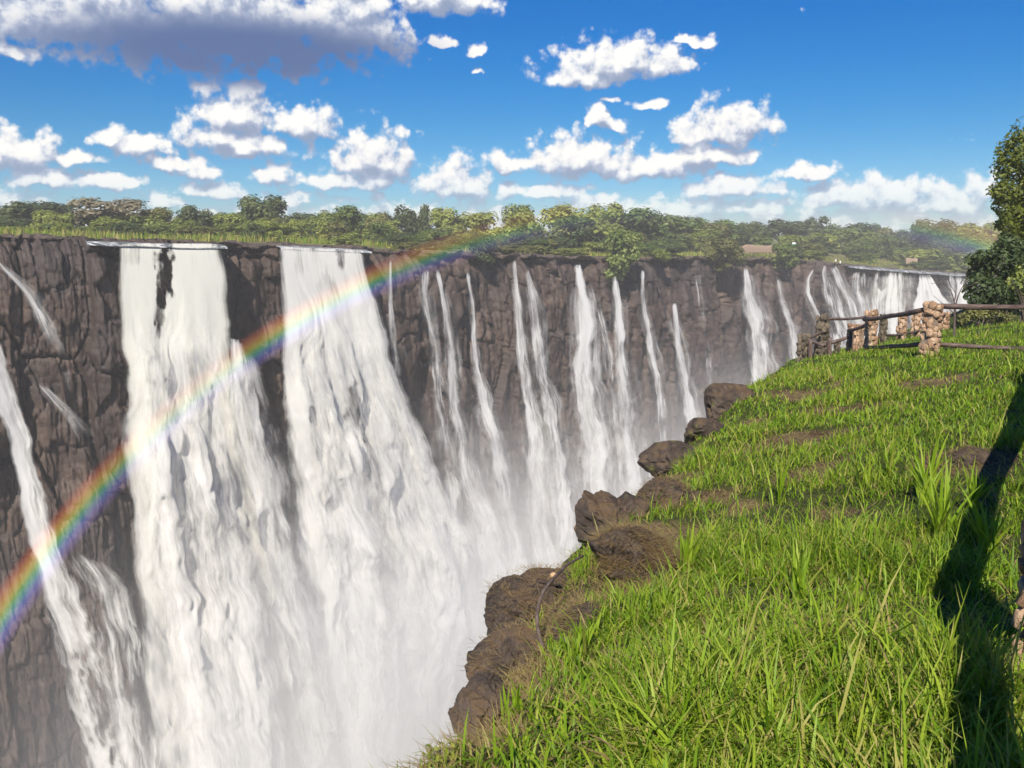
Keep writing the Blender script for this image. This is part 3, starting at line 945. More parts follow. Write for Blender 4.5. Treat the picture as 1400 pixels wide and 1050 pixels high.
# ground mesh on rings around the viewpoint
th = np.concatenate([np.linspace(-180, -42, 40)[:-1], np.linspace(-42, 42, 640), np.linspace(42, 180, 50)[1:-1]])
th = np.radians(th)
rr = np.concatenate([[0.05], np.geomspace(0.7, 120, 420)])
TH, RR = np.meshgrid(th, rr)
gx = RR * np.sin(TH); gy = RR * np.cos(TH)
gsd = edge_sd(gx, gy).reshape(gx.shape)
gz, gsdw = bank_z(gx, gy, gsd)
F = grid_faces(len(rr), len(th))
i = np.arange(len(rr) - 1) * len(th)
F = np.concatenate([F, np.stack([i + len(th) - 1, i, i + len(th), i + 2 * len(th) - 1], -1)])
# drop the faces that would only pave the gorge floor
keep = (gsd.ravel()[F] > -26).any(1)
F = F[keep]
m_bank, t, out = new_mat('bank_earth')
geo = t.node('ShaderNodeNewGeometry')
pos = geo.outputs['Position']
brk = t.attr('bare')[2]; eg = t.attr('over')[2]
n1 = t.noise(pos, 6.0, 7, 0.65)
n2 = t.noise(pos, 1.1, 5, 0.6)
n3 = t.noise(t.v('MULTIPLY', pos, (34, 34, 12)), 1.0, 4, 0.6, 1.5)
soil = t.ramp(n1, [(0.3, (0.035, 0.022, 0.014)), (0.5, (0.085, 0.055, 0.034)), (0.7, (0.150, 0.105, 0.062))])
thatch = t.ramp(n3, [(0.3, (0.055, 0.036, 0.020)), (0.55, (0.16, 0.115, 0.060)), (0.75, (0.27, 0.21, 0.12))])
under_ = t.ramp(n3, [(0.3, (0.020, 0.026, 0.008)), (0.6, (0.06, 0.075, 0.018)), (0.8, (0.13, 0.125, 0.04))])
c = t.mix(t.ss(t.m('MULTIPLY_ADD', n2, 0.8, brk), 0.45, 0.95), under_, t.mix(t.ss(n2, 0.42, 0.58), soil, thatch))
rockc = t.ramp(t.noise(pos, 2.2, 7, 0.65), [(0.3, (0.035, 0.026, 0.021)), (0.5, (0.085, 0.060, 0.045)), (0.75, (0.17, 0.125, 0.095))])
c = t.mix(t.ss(eg, 0.15, 0.8), c, t.mix(0.55, rockc, soil))
principled(t, out, c, 0.92, t.bump(t.m('ADD', t.m('MULTIPLY', n1, 0.6), t.m('MULTIPLY', n3, 0.4)), 0.8, 0.05), 0.15)
bm_ = bare_mask(gx, gy)
me = mesh_np('bank', np.stack([gx, gy, gz], -1).reshape(-1, 3), F, m_bank, True, {'bare': bm_.ravel(), 'over': np.maximum(-gsdw, 0).ravel()})
link('grassy_bank', me, label='grassy brink of the gorge with patches of bare earth', kind='structure')

# ------------------------------------------------------------------ boulders along the brink
def rock_mesh(name, seed, mat, sub=5, rough=0.22, cuts=14):
    """broken basalt: an ellipsoid cut by joint planes, cracked along cells, then weathered"""
    import bmesh
    bm = bmesh.new()
    bmesh.ops.create_icosphere(bm, subdivisions=sub, radius=1.0)
    r_ = random.Random(seed)
    co = np.array([v.co[:] for v in bm.verts])
    n0 = fbm(co[:, 0] * 1.1 + seed, co[:, 1] * 1.1 + co[:, 2] * 0.9, seed, 2) * rough
    co = co * (1 + n0)[:, None]
    for _ in range(cuts):
        d = np.array(Vector((r_.gauss(0, 1), r_.gauss(0, 1), r_.gauss(0, 1))).normalized())
        h = r_.uniform(0.58, 0.86)
        ex_ = np.maximum(co @ d - h, 0) * 0.96
        co = co - ex_[:, None] * d[None, :]
    q1 = (co[:, 0] * 1.5 + co[:, 1] * 0.8 + seed, co[:, 2] * 1.9 + co[:, 1] * 0.5)
    wq = fbm(q1[0] * 1.4, q1[1] * 1.4, seed + 8, 3) * 0.3
    _, e_, c_ = voro(q1[0] + wq, q1[1] + wq, seed + 5)
    _, e2_, c2_ = voro(q1[0] * 2.7 + wq * 2, q1[1] * 2.4 + wq * 2, seed + 6)
    rl = np.linalg.norm(co, axis=1)
    dsp = (c_ - 0.5) * 0.20 - 0.11 * np.exp(-(e_ / 0.05) ** 2) + (c2_ - 0.5) * 0.07 - 0.035 * np.exp(-(e2_ / 0.07) ** 2)
    dsp = dsp + fbm(co[:, 0] * 5 + seed, co[:, 1] * 5 + co[:, 2] * 4, seed + 3, 4) * 0.05
    co = co * (1 + dsp / np.maximum(rl, 0.3))[:, None]
    for v, c__ in zip(bm.verts, co):
        v.co = c__
    me = bpy.data.meshes.new(name)
    bm.to_mesh(me); bm.free()
    me.materials.append(mat)
    return me


m_bould, t, out = new_mat('brown_boulder')
geo = t.node('ShaderNodeNewGeometry')
pos = geo.outputs['Position']
nzz = t.sep(geo.outputs['Normal'])[2]
n1 = t.noise(pos, 3.2, 8, 0.65)
n2 = t.noise(pos, 14.0, 6, 0.7)
c = t.ramp(t.m('MULTIPLY_ADD', n2, 0.35, t.m('MULTIPLY', n1, 0.65)), [(0.3, (0.022, 0.017, 0.014)), (0.46, (0.060, 0.045, 0.036)), (0.58, (0.105, 0.078, 0.060)), (0.75, (0.20, 0.155, 0.118))])
c = t.mix(t.m('MULTIPLY', t.ss(nzz, 0.35, 0.8), t.ss(n1, 0.40, 0.58)), c, (0.11, 0.072, 0.040))
c = t.mix(t.m('MULTIPLY', t.ss(t.noise(pos, 5, 4, 0.6), 0.60, 0.68), 0.6), c, (0.10, 0.105, 0.025))
principled(t, out, c, 0.85, t.bump(t.m('ADD', n1, t.m('MULTIPLY', n2, 0.5)), 0.9, 0.06), 0.25)

BOULD = [  # px, py, distance, half width px, half height px, depth factor, tilt, label
    (842, 716, 8.7, 62, 46, 1.0, 0.5, 'smooth dark boulder jutting over the brink left of the thatched boulder'),
    (868, 782, 6.3, 66, 56, 1.0, -0.15, 'big boulder capped with a thatch of dead grass, in the middle of the slope'),
    (858, 842, 5.3, 50, 22, 0.9, 0.1, 'flat dark rock wedged under the thatched boulder'),
    (722, 850, 5.25, 66, 58, 1.2, 0.7, 'large earthy rock face on the brink below the curved stem'),
    (702, 918, 4.35, 58, 54, 1.2, 0.6, 'lowest dark rock on the brink, at the bottom of the slope'),
    (768, 812, 6.15, 54, 36, 1.2, 0.5, 'earth covered rock behind the curved stem'),
    (924, 632, 11.7, 42, 28, 1.2, 0.5, 'brown boulder on the brink halfway up the slope'),
    (996, 552, 16.3, 38, 32, 1.2, 0.5, 'dark boulder on the brink, highest up the slope'),
    (962, 592, 13.8, 32, 20, 1.2, 0.4, 'small brown boulder just below the highest boulder of the brink'),
    (908, 682, 9.6, 48, 28, 1.0, 0.2, 'weathered brown rock with dry grass on top, above the thatched boulder'),
    (800, 858, 5.5, 50, 34, 1.0, 0.2, 'mud coloured rock half hidden in grass right of the curved stem'),
    (1318, 634, 8.2, 38, 26, 1.0, 0.0, 'earthy rock overhanging a small hollow, near the long shadow'),
    (738, 828, 5.6, 52, 44, 1.2, 0.4, 'knobbly rock on the brink between the large earthy rock face and the curved stem'),
    (655, 966, 3.75, 46, 38, 1.2, 0.7, 'brown rock under the lowest dark rock of the brink'),
]
for i, (x, y, d, hw, hh, df, tilt, lab) in enumerate(BOULD):
    d = gd(x, y, d) + (0.0 if hw < 60 else -0.05)
    p = W(x, y, d)
    o = link('boulder', rock_mesh('boulder', 40 + i * 3, m_bould, 5 if hw > 45 else 4), None, lab, 'rock', 'boulders along the brink of the gorge')
    o.location = p
    o.scale = (hw / FPX * d * 1.08, hw / FPX * d * df, hh / FPX * d * 1.12)
    o.rotation_euler = (0, tilt * 0.6, i * 0.3 - 0.5 if i not in (1,) else 0.1)

# small pale stone on the earth
o = link('pale_stone', rock_mesh('pale_stone', 91, m_bould, 3, 0.12, 5), None, 'small orange pale stone lying on the earth by the curved stem', 'stone')
m_pale, t, out = new_mat('pale_stone')
principled(t, out, t.ramp(t.noise(t.node('ShaderNodeNewGeometry').outputs['Position'], 30, 4, 0.6), [(0.3, (0.40, 0.23, 0.11)), (0.7, (0.62, 0.42, 0.24))]), 0.8)
o.data.materials.clear(); o.data.materials.append(m_pale)
o.location = W(757, 786, 5.9); o.scale = (0.024, 0.024, 0.016)

# curved woody stem
def tube(pts, rad, n=8, caps=True):
    pts = np.asarray(pts, float); rad = np.broadcast_to(np.asarray(rad, float), (len(pts),))
    T = np.gradient(pts, axis=0); T /= np.linalg.norm(T, axis=1)[:, None]
    ref = np.array([0.0, 0, 1]) if abs(T[:, 2]).mean() < 0.8 else np.array([1.0, 0, 0])
    A = np.cross(T, ref); A /= np.linalg.norm(A, axis=1)[:, None]
    B = np.cross(T, A)
    th_ = np.arange(n) / n * 2 * math.pi
    V = pts[:, None] + rad[:, None, None] * (np.cos(th_)[None, :, None] * A[:, None] + np.sin(th_)[None, :, None] * B[:, None])
    m_ = len(pts)
    i = (np.arange(m_ - 1)[:, None] * n)
    j = np.arange(n)[None, :]
    F = np.stack([i + j, i + (j + 1) % n, i + n + (j + 1) % n, i + n + j], -1).reshape(-1, 4)
    V = V.reshape(-1, 3)
    if caps:
        V = np.concatenate([V, pts[[0]], pts[[-1]]])
        a_, b_ = len(V) - 2, len(V) - 1
        jj = np.arange(n)
        F = np.concatenate([F, np.stack([jj, np.full(n, a_), np.full(n, a_), (jj + 1) % n], -1)[:, [0, 1, 1, 3]][:0].reshape(-1, 4)])
        # caps as degenerate-free quads over pairs of edges
        h = np.arange(0, n, 2)
        F = np.concatenate([F, np.stack([np.full(len(h), a_), (h + 2) % n, (h + 1) % n, h], -1),
                            np.stack([np.full(len(h), b_), h + (m_ - 1) * n, (h + 1) % n + (m_ - 1) * n, (h + 2) % n + (m_ - 1) * n], -1)])
    return V, F


def spline(P, n):
    P = np.asarray(P, float)
    s_ = np.concatenate([[0], np.cumsum(np.linalg.norm(np.diff(P, axis=0), axis=1))])
    q = np.linspace(0, s_[-1], n)
    R = np.stack([np.interp(q, s_, P[:, i]) for i in range(3)], 1)
    for _ in range(3):
        R[1:-1] = 0.25 * R[:-2] + 0.5 * R[1:-1] + 0.25 * R[2:]
    return R


def bark_mat(name, stops, sc_=18):
    m, t, out = new_mat(name)
    pos = t.node('ShaderNodeTexCoord').outputs['Object']
    n1 = t.noise(t.v('MULTIPLY', pos, (1, 1, 1)), sc_, 6, 0.65)
    principled(t, out, t.ramp(n1, stops), 0.85, t.bump(n1, 0.8, 0.02), 0.2)
    return m


m_stem = bark_mat('stem_bark', [(0.3, (0.05, 0.035, 0.028)), (0.6, (0.13, 0.10, 0.085)), (0.8, (0.21, 0.17, 0.14))])
sp = spline([W(743, 888, 4.9), W(735, 862, 5.0), W(734, 838, 5.1), W(740, 812, 5.2), W(755, 792, 5.35), W(775, 772, 5.6), W(797, 760, 5.9)], 40)
V, F = tube(sp, np.linspace(0.013, 0.008, 40), 8)
link('curved_stem', mesh_np('curved_stem', V, F, m_stem), None, 'bare woody stem curving out of the grass on the brink', 'branch')

# ------------------------------------------------------------------ grass
m_grass, t, out = new_mat('grass_blades')
tn = t.attr('tint')[2]; al = t.attr('along')[2]
gc = t.ramp(tn, [(0.0, (0.032, 0.076, 0.006)), (0.28, (0.088, 0.178, 0.010)), (0.52, (0.180, 0.300, 0.015)), (0.70, (0.290, 0.375, 0.030)), (0.80, (0.36, 0.31, 0.10)), (0.90, (0.34, 0.24, 0.125)), (1.0, (0.18, 0.11, 0.06))])
gc = t.mix(t.ss(al, 0.6, 1.0, 0.0, 0.35), gc, (0.27, 0.30, 0.06))
b1 = t.node('ShaderNodeBsdfPrincipled')
t.put(b1.inputs['Base Color'], gc); b1.inputs['Roughness'].default_value = 0.5
b1.inputs['Specular IOR Level'].default_value = 0.22
tl = t.node('ShaderNodeBsdfTranslucent')
t.put(tl.inputs['Color'], t.mix(1.0, gc, (1.25, 1.25, 0.7, 1), 'MULTIPLY'))
mx = t.node('ShaderNodeMixShader')
mx.inputs[0].default_value = 0.35
t.nt.links.new(b1.outputs[0], mx.inputs[1]); t.nt.links.new(tl.outputs[0], mx.inputs[2])
t.nt.links.new(mx.outputs[0], out.inputs['Surface'])


def blades(P, length, width, lean_az, lean, curl, tint, nseg=3):
    """tapered bent blades rooted at P, joined in one array"""
    n = len(P)
    s_ = np.linspace(0, 1, nseg + 1)
    dirx = np.cos(lean_az); diry = np.sin(lean_az)
    ang0 = lean[:, None] + curl[:, None] * s_[None, :]          # angle from vertical along the blade
    seg = length[:, None] / nseg
    hz = np.concatenate([np.zeros((n, 1)), np.cumsum(np.sin(ang0[:, :-1]) * seg, 1)], 1)
    vt = np.concatenate([np.zeros((n, 1)), np.cumsum(np.cos(ang0[:, :-1]) * seg, 1)], 1)
    C = np.stack([P[:, 0:1] + hz * dirx[:, None], P[:, 1:2] + hz * diry[:, None], P[:, 2:3] + vt], -1)     # n, nseg+1, 3
    wprof = np.array([0.75, 1.0, 0.72, 0.0]) if nseg == 3 else np.interp(s_, [0, .3, .7, 1], [0.75, 1, 0.7, 0])
    tw = RNG.uniform(-0.9, 0.9, n)
    sx_ = -np.sin(lean_az + tw); sy_ = np.cos(lean_az + tw)
    side = np.stack([sx_, sy_, np.zeros(n)], -1)[:, None, :] * (width[:, None] * wprof[None, :] * 0.5)[..., None]
    Lf = C - side; Rt = C + side
    # verts: L0 R0 L1 R1 ... tip
    vs_ = []
    for i in range(nseg):
        vs_ += [Lf[:, i], Rt[:, i]]
    vs_.append(C[:, nseg])
    V = np.stack(vs_, 1)
    nvb = V.shape[1]
    fl_ = []
    for i in range(nseg - 1):
        a = 2 * i
        fl_ += [(a, a + 1, a + 3), (a, a + 3, a + 2)]
    a = 2 * (nseg - 1)
    fl_ += [(a, a + 1, a + 2)]
    F = (np.arange(n)[:, None, None] * nvb + np.array(fl_)[None]).reshape(-1, 3)
    al_ = np.concatenate([np.repeat(s_[:nseg], 2), [1.0]])
    return V.reshape(-1, 3), F, np.repeat(tint, nvb), np.tile(al_, n)


class Acc:
    def __init__(self): self.V = []; self.F = []; self.t = []; self.a = []; self.n = 0
    def add(self, V, F, ti, al_):
        self.V.append(V); self.F.append(F + self.n); self.t.append(ti); self.a.append(al_); self.n += len(V)
    def build(self, name, mat):
        return mesh_np(name, np.concatenate(self.V), np.concatenate(self.F), mat, True, {'tint': np.concatenate(self.t), 'along': np.concatenate(self.a)})


def scatter(n, k0, k1, y0, y1, p):
    """points in plan; nearer ground carries more blades"""
    q = RNG.uniform(0, 1, n)
    e = 1 - p
    y = (y0 ** e + q * (y1 ** e - y0 ** e)) ** (1 / e)
    k = RNG.uniform(k0, k1, n)
    return k * y, y


green = Acc()
# --- turf
NTURF = 430000
x, y = scatter(NTURF, -0.16, 0.74, 1.9, 60.0, 1.08)
x2, y2 = scatter(90000, 0.74, 2.4, 0.5, 40.0, 1.05)
x = np.concatenate([x, x2]); y = np.concatenate([y, y2]); NTURF = len(x)
sd = edge_sd(x, y)
z, sdw = bank_z(x, y, sd)
bm_ = bare_mask(x, y)
r = np.hypot(x, y)
patch = fbm(x / 0.8, y / 0.8, 301, 3)
patch2 = fbm(x / 3.0, y / 3.0, 303, 3)
dens = sstep(sdw, -0.05, 0.45) * (1 - 0.95 * bm_) * np.maximum(0.14 + 0.86 * sstep(patch, -0.3, 0.22), 0.75 * sstep(y, 6, 11))
keep = RNG.uniform(0, 1, NTURF) < dens
x, y, z, bm_, r, patch, patch2, sdw = [a[keep] for a in (x, y, z, bm_, r, patch, patch2, sdw)]
n = len(x)
far = sstep(r, 5, 18)
ln = RNG.gamma(5.0, 0.2, n) * (0.104 + 0.045 * patch2 + 0.095 * sstep(patch, 0, 0.5)) * (1 + 0.25 * far)
ln *= (1 - 0.45 * (1 - sstep(sdw, 0.0, 0.8))) * (1 - 0.5 * bm_) * (1 - 0.35 * sstep(y, 7, 13))
wd = RNG.uniform(0.0048, 0.0105, n) * (1 + 0.35 * (1 - sstep(r, 3, 6))) * (1 + 1.3 * far)
az = RNG.uniform(0, 2 * math.pi, n)
tint = np.clip(0.50 + 0.17 * RNG.standard_normal(n) + 0.14 * patch2 + 0.10 * patch + 0.25 * bm_ * RNG.uniform(0, 1, n), 0.02, 0.78)
dry = RNG.uniform(0, 1, n) < (0.10 + 0.5 * bm_ + 0.07 * sstep(-patch2, 0, 0.5))
tint = np.where(dry, RNG.uniform(0.78, 1.0, n), tint)
lean = np.abs(RNG.normal(0.25, 0.28, n)) + 0.5 * dry
green.add(*blades(np.stack([x, y, z - 0.015], -1), ln, wd, az, lean, RNG.gamma(2.6, 0.56, n), tint))
link('grass', green.build('grass', m_grass), None, 'bright green grass covering the near bank', kind='stuff')

# --- dead straw lying on the bare earth
straw = Acc()
NS = 150000
x, y = scatter(NS, -0.16, 0.6, 2.2, 22.0, 1.2)
sd = edge_sd(x, y); z, sdw = bank_z(x, y, sd)
bm_ = bare_mask(x, y)
keep = (RNG.uniform(0, 1, NS) < np.maximum(bm_, 0.10 + 0.35 * (1 - sstep(sdw, 0.0, 0.5)))) & (sdw > -0.35)
x, y, z = x[keep], y[keep], z[keep]
n = len(x)
straw.add(*blades(np.stack([x, y, z + RNG.uniform(0, 0.025, n)], -1), RNG.uniform(0.05, 0.18, n), RNG.uniform(0.002, 0.0045, n) * (1 + sstep(y, 6, 16)), RNG.uniform(0, 6.28, n), RNG.uniform(1.0, 1.6, n), RNG.normal(0.1, 0.3, n), RNG.uniform(0.78, 1.0, n)))
# thatch hanging over the big boulder
from mathutils.bvhtree import BVHTree
bould = [o for o in col.objects if o.name.startswith('boulder')]
bpy.context.view_layer.update()
TH_ON = [(1, 4500, 0.92), (5, 900, 0.75), (9, 1100, 0.8), (3, 1500, 0.5), (4, 700, 0.5), (7, 500, 0.5), (10, 800, 0.7), (11, 700, 0.8)]
for bi, cnt, frac in TH_ON:
    o = bould[bi]
    mw = o.matrix_world
    co = np.empty(len(o.data.vertices) * 3); o.data.vertices.foreach_get('co', co); co = co.reshape(-1, 3)
    nr = np.empty(len(o.data.vertices) * 3); o.data.vertices.foreach_get('normal', nr); nr = nr.reshape(-1, 3)
    M = np.array(mw)
    wp = co @ M[:3, :3].T + M[:3, 3]
    wn = nr @ np.linalg.inv(M[:3, :3]); wn /= np.linalg.norm(wn, axis=1)[:, None]
    ok = np.where(wn[:, 2] > (0.0 if bi == 1 else 0.25))[0]
    if bi == 1:
        ok = ok[(wp[ok, 0] > wp[:, 0].min() + 0.05) & ((wp[ok, 2] > wp[:, 2].min() + 0.10))]
    j = RNG.choice(ok, int(cnt * frac))
    P = wp[j] + RNG.normal(0, 0.012, (len(j), 3))
    nn_ = wn[j]
    azd = np.arctan2(nn_[:, 1], nn_[:, 0]) + RNG.normal(0, 0.5, len(j))
    straw.add(*blades(P, RNG.uniform(0.04, 0.13, len(j)), RNG.uniform(0.002, 0.0042, len(j)), azd, RNG.uniform(0.9, 1.5, len(j)), RNG.uniform(0.2, 1.0, len(j)), RNG.uniform(0.84, 1.0, len(j))))
link('dead_grass', straw.build('dead_grass', m_grass), None, 'brown dead straw over the bare earth and rocks', kind='stuff')

# --- tall broad bladed clumps standing out of the turf: plants of their own
m_broad = m_grass
CLUMP = [(1262, 690, 7.0, 24, 0.62, 'tallest clump of broad grass blades, beside the long shadow'),
         (1285, 745, 5.7, 26, 0.60, 'large clump of broad grass blades leaning over the long shadow'),
         (1215, 655, 7.7, 14, 0.46, 'broad bladed grass clump left of the tallest clump'),
         (1065, 690, 6.9, 14, 0.46, 'isolated fan of broad upright blades by a bare patch mid slope'),
         (1180, 665, 7.4, 10, 0.38, 'thin clump of broad blades in the upper middle of the slope'),
         (940, 780, 5.9, 18, 0.40, 'bright clump of broad blades right of the thatched boulder'),
         (905, 850, 4.7, 16, 0.26, 'broad bladed clump in front of the thatched boulder'),
         (1090, 820, 4.8, 14, 0.36, 'clump of upright blades in the centre of the near slope'),
         (1350, 760, 5.0, 22, 0.42, 'dark clump of long blades beside the edge pillar'),
         (790, 905, 4.3, 14, 0.26, 'clump of long blades above the lowest rocks'),
         (700, 985, 3.4, 14, 0.20, 'arching blades hanging over the brink at the bottom'),
         (640, 1000, 3.25, 10, 0.18, 'few long blades sticking out over the gorge near the bottom edge'),
         (1330, 700, 6.0, 18, 0.40, 'long blades at the foot of the shadowed strip')]
for x0, y0, d0, nb_, ln0, lab in CLUMP:
    c0 = W(x0, y0, gd(x0, y0, d0))
    px0, py0 = c0[0], c0[1]
    z0 = float(bank_z(np.array([px0]), np.array([py0]))[0][0])
    a_ = Acc()
    q = RNG.normal(0, 1, (nb_, 2)) * np.array([0.022, 0.022])
    P = np.stack([px0 + q[:, 0], py0 + q[:, 1], np.full(nb_, z0 - 0.02)], -1)
    P[:, 2] = bank_z(P[:, 0], P[:, 1])[0] - 0.02
    P0 = P - np.array([px0, py0, z0])
    a_.add(*blades(P0, RNG.uniform(0.7, 1.15, nb_) * ln0, RNG.uniform(0.015, 0.027, nb_), RNG.uniform(0, 6.28, nb_), np.abs(RNG.normal(0.12, 0.14, nb_)), RNG.uniform(0.1, 0.9, nb_), np.clip(RNG.normal(0.60, 0.07, nb_), 0.4, 0.75), 5))
    link('grass_clump', a_.build('grass_clump', m_grass), None, lab, 'grass clump', 'tall grass clumps on the bank', None, (px0, py0, z0))

# clods and pebbles on the bare earth
import bmesh as _bm
b_ = _bm.new(); _bm.ops.create_icosphere(b_, subdivisions=1, radius=1.0)
b_.verts.ensure_lookup_table()
cv = np.array([v.co[:] for v in b_.verts]); cf = np.array([[v.index for v in f.verts] for f in b_.faces]); b_.free()
NCL = 30000
x, y = scatter(NCL, -0.16, 0.6, 2.2, 20.0, 1.2)
sd = edge_sd(x, y); z, sdw = bank_z(x, y, sd)
keep = (RNG.uniform(0, 1, NCL) < bare_mask(x, y) * 0.8) & (sdw > -0.2)
x, y, z = x[keep], y[keep], z[keep]
n = len(x)
sz = RNG.gamma(1.6, 0.006, n).clip(0.004, 0.05) * (1 + 0.6 * sstep(y, 6, 14))
V = np.stack([x, y, z], -1)[:, None, :] + cv[None] * sz[:, None, None] * RNG.uniform(0.6, 1.3, (n, len(cv), 1)) * np.array([1, 1, 0.7])
F = (np.arange(n)[:, None, None] * len(cv) + cf[None]).reshape(-1, 3)
link('earth_clods', mesh_np('earth_clods', V.reshape(-1, 3), F, m_bould, False), None, 'brown clods and pebbles on the bare patches', kind='stuff')


# ================================================================== trees
def leaf_mat(name, stops, trans=0.3, gloss=0.35):
    m, t, out = new_mat(name)
    oi = t.node('ShaderNodeObjectInfo')
    ti = t.attr('tint')[2]
    f = t.m('ADD', t.m('MULTIPLY', ti, 0.55), t.m('MULTIPLY', oi.outputs['Random'], 0.45))
    c = t.ramp(f, stops)
    b = t.node('ShaderNodeBsdfPrincipled')
    t.put(b.inputs['Base Color'], c); b.inputs['Roughness'].default_value = 0.55; b.inputs['Specular IOR Level'].default_value = gloss
    tl = t.node('ShaderNodeBsdfTranslucent')
    t.put(tl.inputs['Color'], t.mix(1.0, c, (1.2, 1.25, 0.7, 1), 'MULTIPLY'))
    mx = t.node('ShaderNodeMixShader'); mx.inputs[0].default_value = trans
    t.nt.links.new(b.outputs[0], mx.inputs[1]); t.nt.links.new(tl.outputs[0], mx.inputs[2])
    t.nt.links.new(mx.outputs[0], out.inputs['Surface'])
    return m


m_leaf = {
    'green': leaf_mat('leaves_green', [(0.0, (0.055, 0.091, 0.023)), (0.4, (0.110, 0.161, 0.040)), (0.7, (0.178, 0.229, 0.056)), (1.0, (0.277, 0.301, 0.083))]),
    'dark': leaf_mat('leaves_dark', [(0.0, (0.040, 0.066, 0.023)), (0.5, (0.079, 0.113, 0.040)), (1.0, (0.158, 0.193, 0.063))]),
    'light': leaf_mat('leaves_light', [(0.0, (0.139, 0.174, 0.036)), (0.5, (0.238, 0.283, 0.059)), (1.0, (0.376, 0.375, 0.099))]),
    'olive': leaf_mat('leaves_olive', [(0.0, (0.114, 0.117, 0.040)), (0.5, (0.192, 0.194, 0.059)), (1.0, (0.313, 0.300, 0.099))]),
    'sunny': leaf_mat('leaves_sunny', [(0.0, (0.079, 0.104, 0.018)), (0.45, (0.172, 0.201, 0.029)), (0.75, (0.277, 0.299, 0.046)), (1.0, (0.396, 0.390, 0.088))], 0.35, 0.45),
    'grey': leaf_mat('leaves_grey', [(0.0, (0.158, 0.135, 0.091)), (0.5, (0.257, 0.220, 0.141)), (1.0, (0.376, 0.329, 0.207))]),
}
m_trunk = bark_mat('tree_bark', [(0.3, (0.045, 0.034, 0.026)), (0.6, (0.11, 0.088, 0.07)), (0.8, (0.19, 0.16, 0.13))], 6)


def leaf_cloud(P, N, size, flat=0.35):
    """rhombic leaf sprays at P, roughly facing N"""
    n = len(P)
    N = N + RNG.normal(0, flat, (n, 3)); N /= np.linalg.norm(N, axis=1)[:, None]
    A = np.cross(N, RNG.normal(0, 1, (n, 3))); A /= np.linalg.norm(A, axis=1)[:, None] + 1e-9
    B = np.cross(N, A)
    s1 = size * RNG.uniform(0.6, 1.25, n); s2 = s1 * RNG.uniform(0.45, 0.75, n)
    bend = N * (s1 * 0.18)[:, None]
    V = np.stack([P - A * s1[:, None] - bend, P + B * s2[:, None] + bend * .5, P + A * s1[:, None] - bend, P - B * s2[:, None] + bend * .5], 1)
    F = np.arange(n * 4).reshape(n, 4)
    return V.reshape(-1, 3), F


def lobes_crown(lobes, nleaf, size, seed, inner=0.35, thr=-0.28, rest=0.35, fq=7.0):
    """leaf sprays through ellipsoidal lobes [(centre, radii)], thinned by noise so that sky shows through"""
    r_ = np.random.default_rng(seed)
    vol = np.array([l[1][0] * l[1][1] * l[1][2] for l in lobes]) ** (2 / 3)
    w = vol / vol.sum()
    idx = r_.choice(len(lobes), nleaf, p=w)
    C = np.array([l[0] for l in lobes])[idx]; R = np.array([l[1] for l in lobes])[idx]
    d = r_.normal(0, 1, (nleaf, 3)); d /= np.linalg.norm(d, axis=1)[:, None]
    rad = 1 - np.abs(r_.normal(0, inner, nleaf)).clip(0, 0.95)
    wob = 1 + 0.22 * fbm(d[:, 0] * 2.3 + idx * 3.1, d[:, 1] * 2.3 + d[:, 2] * 1.7, seed, 3) * 1.6
    P = C + d * R * (rad * wob)[:, None]
    keep = (fbm(P[:, 0] * fq + seed, P[:, 1] * fq + P[:, 2] * fq * 0.7, seed + 7, 2) > thr) | (r_.uniform(0, 1, nleaf) < rest)
    P = P[keep]; d = d[keep]
    N = d + np.array([0, 0, 0.45])
    return P, N


def crown_mesh(name, lobes, nleaf, size, mat, seed):
    P, N = lobes_crown(lobes, nleaf, size, seed)
    V, F = leaf_cloud(P, N, size)
    ti = np.clip(0.5 + 0.45 * fbm(P[:, 0] * 4 + 9, P[:, 1] * 4 + P[:, 2] * 4, seed + 2, 2) + RNG.normal(0, 0.16, len(P)), 0, 1)
    return mesh_np(name, V, F, mat, False, {'tint': np.repeat(ti, 4)})


def round_lobes(seed, z0=0.30, z1=1.0, n=11, spread=0.33, flat=1.0):
    r_ = random.Random(seed)
    L = []
    for i in range(n):
        a = r_.uniform(0, 6.28); q = math.sqrt(r_.uniform(0, 1)) * spread
        z = r_.uniform(z0 + 0.12, z1 - 0.13)
        lim = math.sqrt(max(0.05, 1 - ((z - (z0 + z1) / 2) / ((z1 - z0) / 2)) ** 2))
        rr_ = r_.uniform(0.12, 0.22)
        L.append(((math.cos(a) * q * (0.4 + 0.6 * lim), math.sin(a) * q * (0.4 + 0.6 * lim), z), (rr_, rr_, rr_ * r_.uniform(0.85, 1.25) * flat)))
    return L


def trunk_mesh(name, seed, h=0.62, r0=0.03, spread=0.26):
    r_ = random.Random(seed)
    Vs, Fs, n = [], [], 0
    paths = [([(0, 0, -0.03), (r_.uniform(-.03, .03), r_.uniform(-.03, .03), h * 0.4), (r_.uniform(-.05, .05), r_.uniform(-.05, .05), h)], r0, r0 * 0.35)]
    for i in range(6):
        a = r_.uniform(0, 6.28); zs = r_.uniform(0.15, 0.5) * h / 0.62
        paths.append(([(0, 0, zs), (math.cos(a) * spread * .5, math.sin(a) * spread * .5, zs + 0.14), (math.cos(a) * spread, math.sin(a) * spread, min(0.9, zs + 0.36))], r0 * 0.5, r0 * 0.12))
    for p, ra, rb in paths:
        sp_ = spline(p, 7)
        V, F = tube(sp_, np.linspace(ra, rb, 7), 6, False)
        Vs.append(V); Fs.append(F + n); n += len(V)
    return mesh_np(name, np.concatenate(Vs), np.concatenate(Fs), m_trunk, True)


LS = 0.042
KINDS = {}


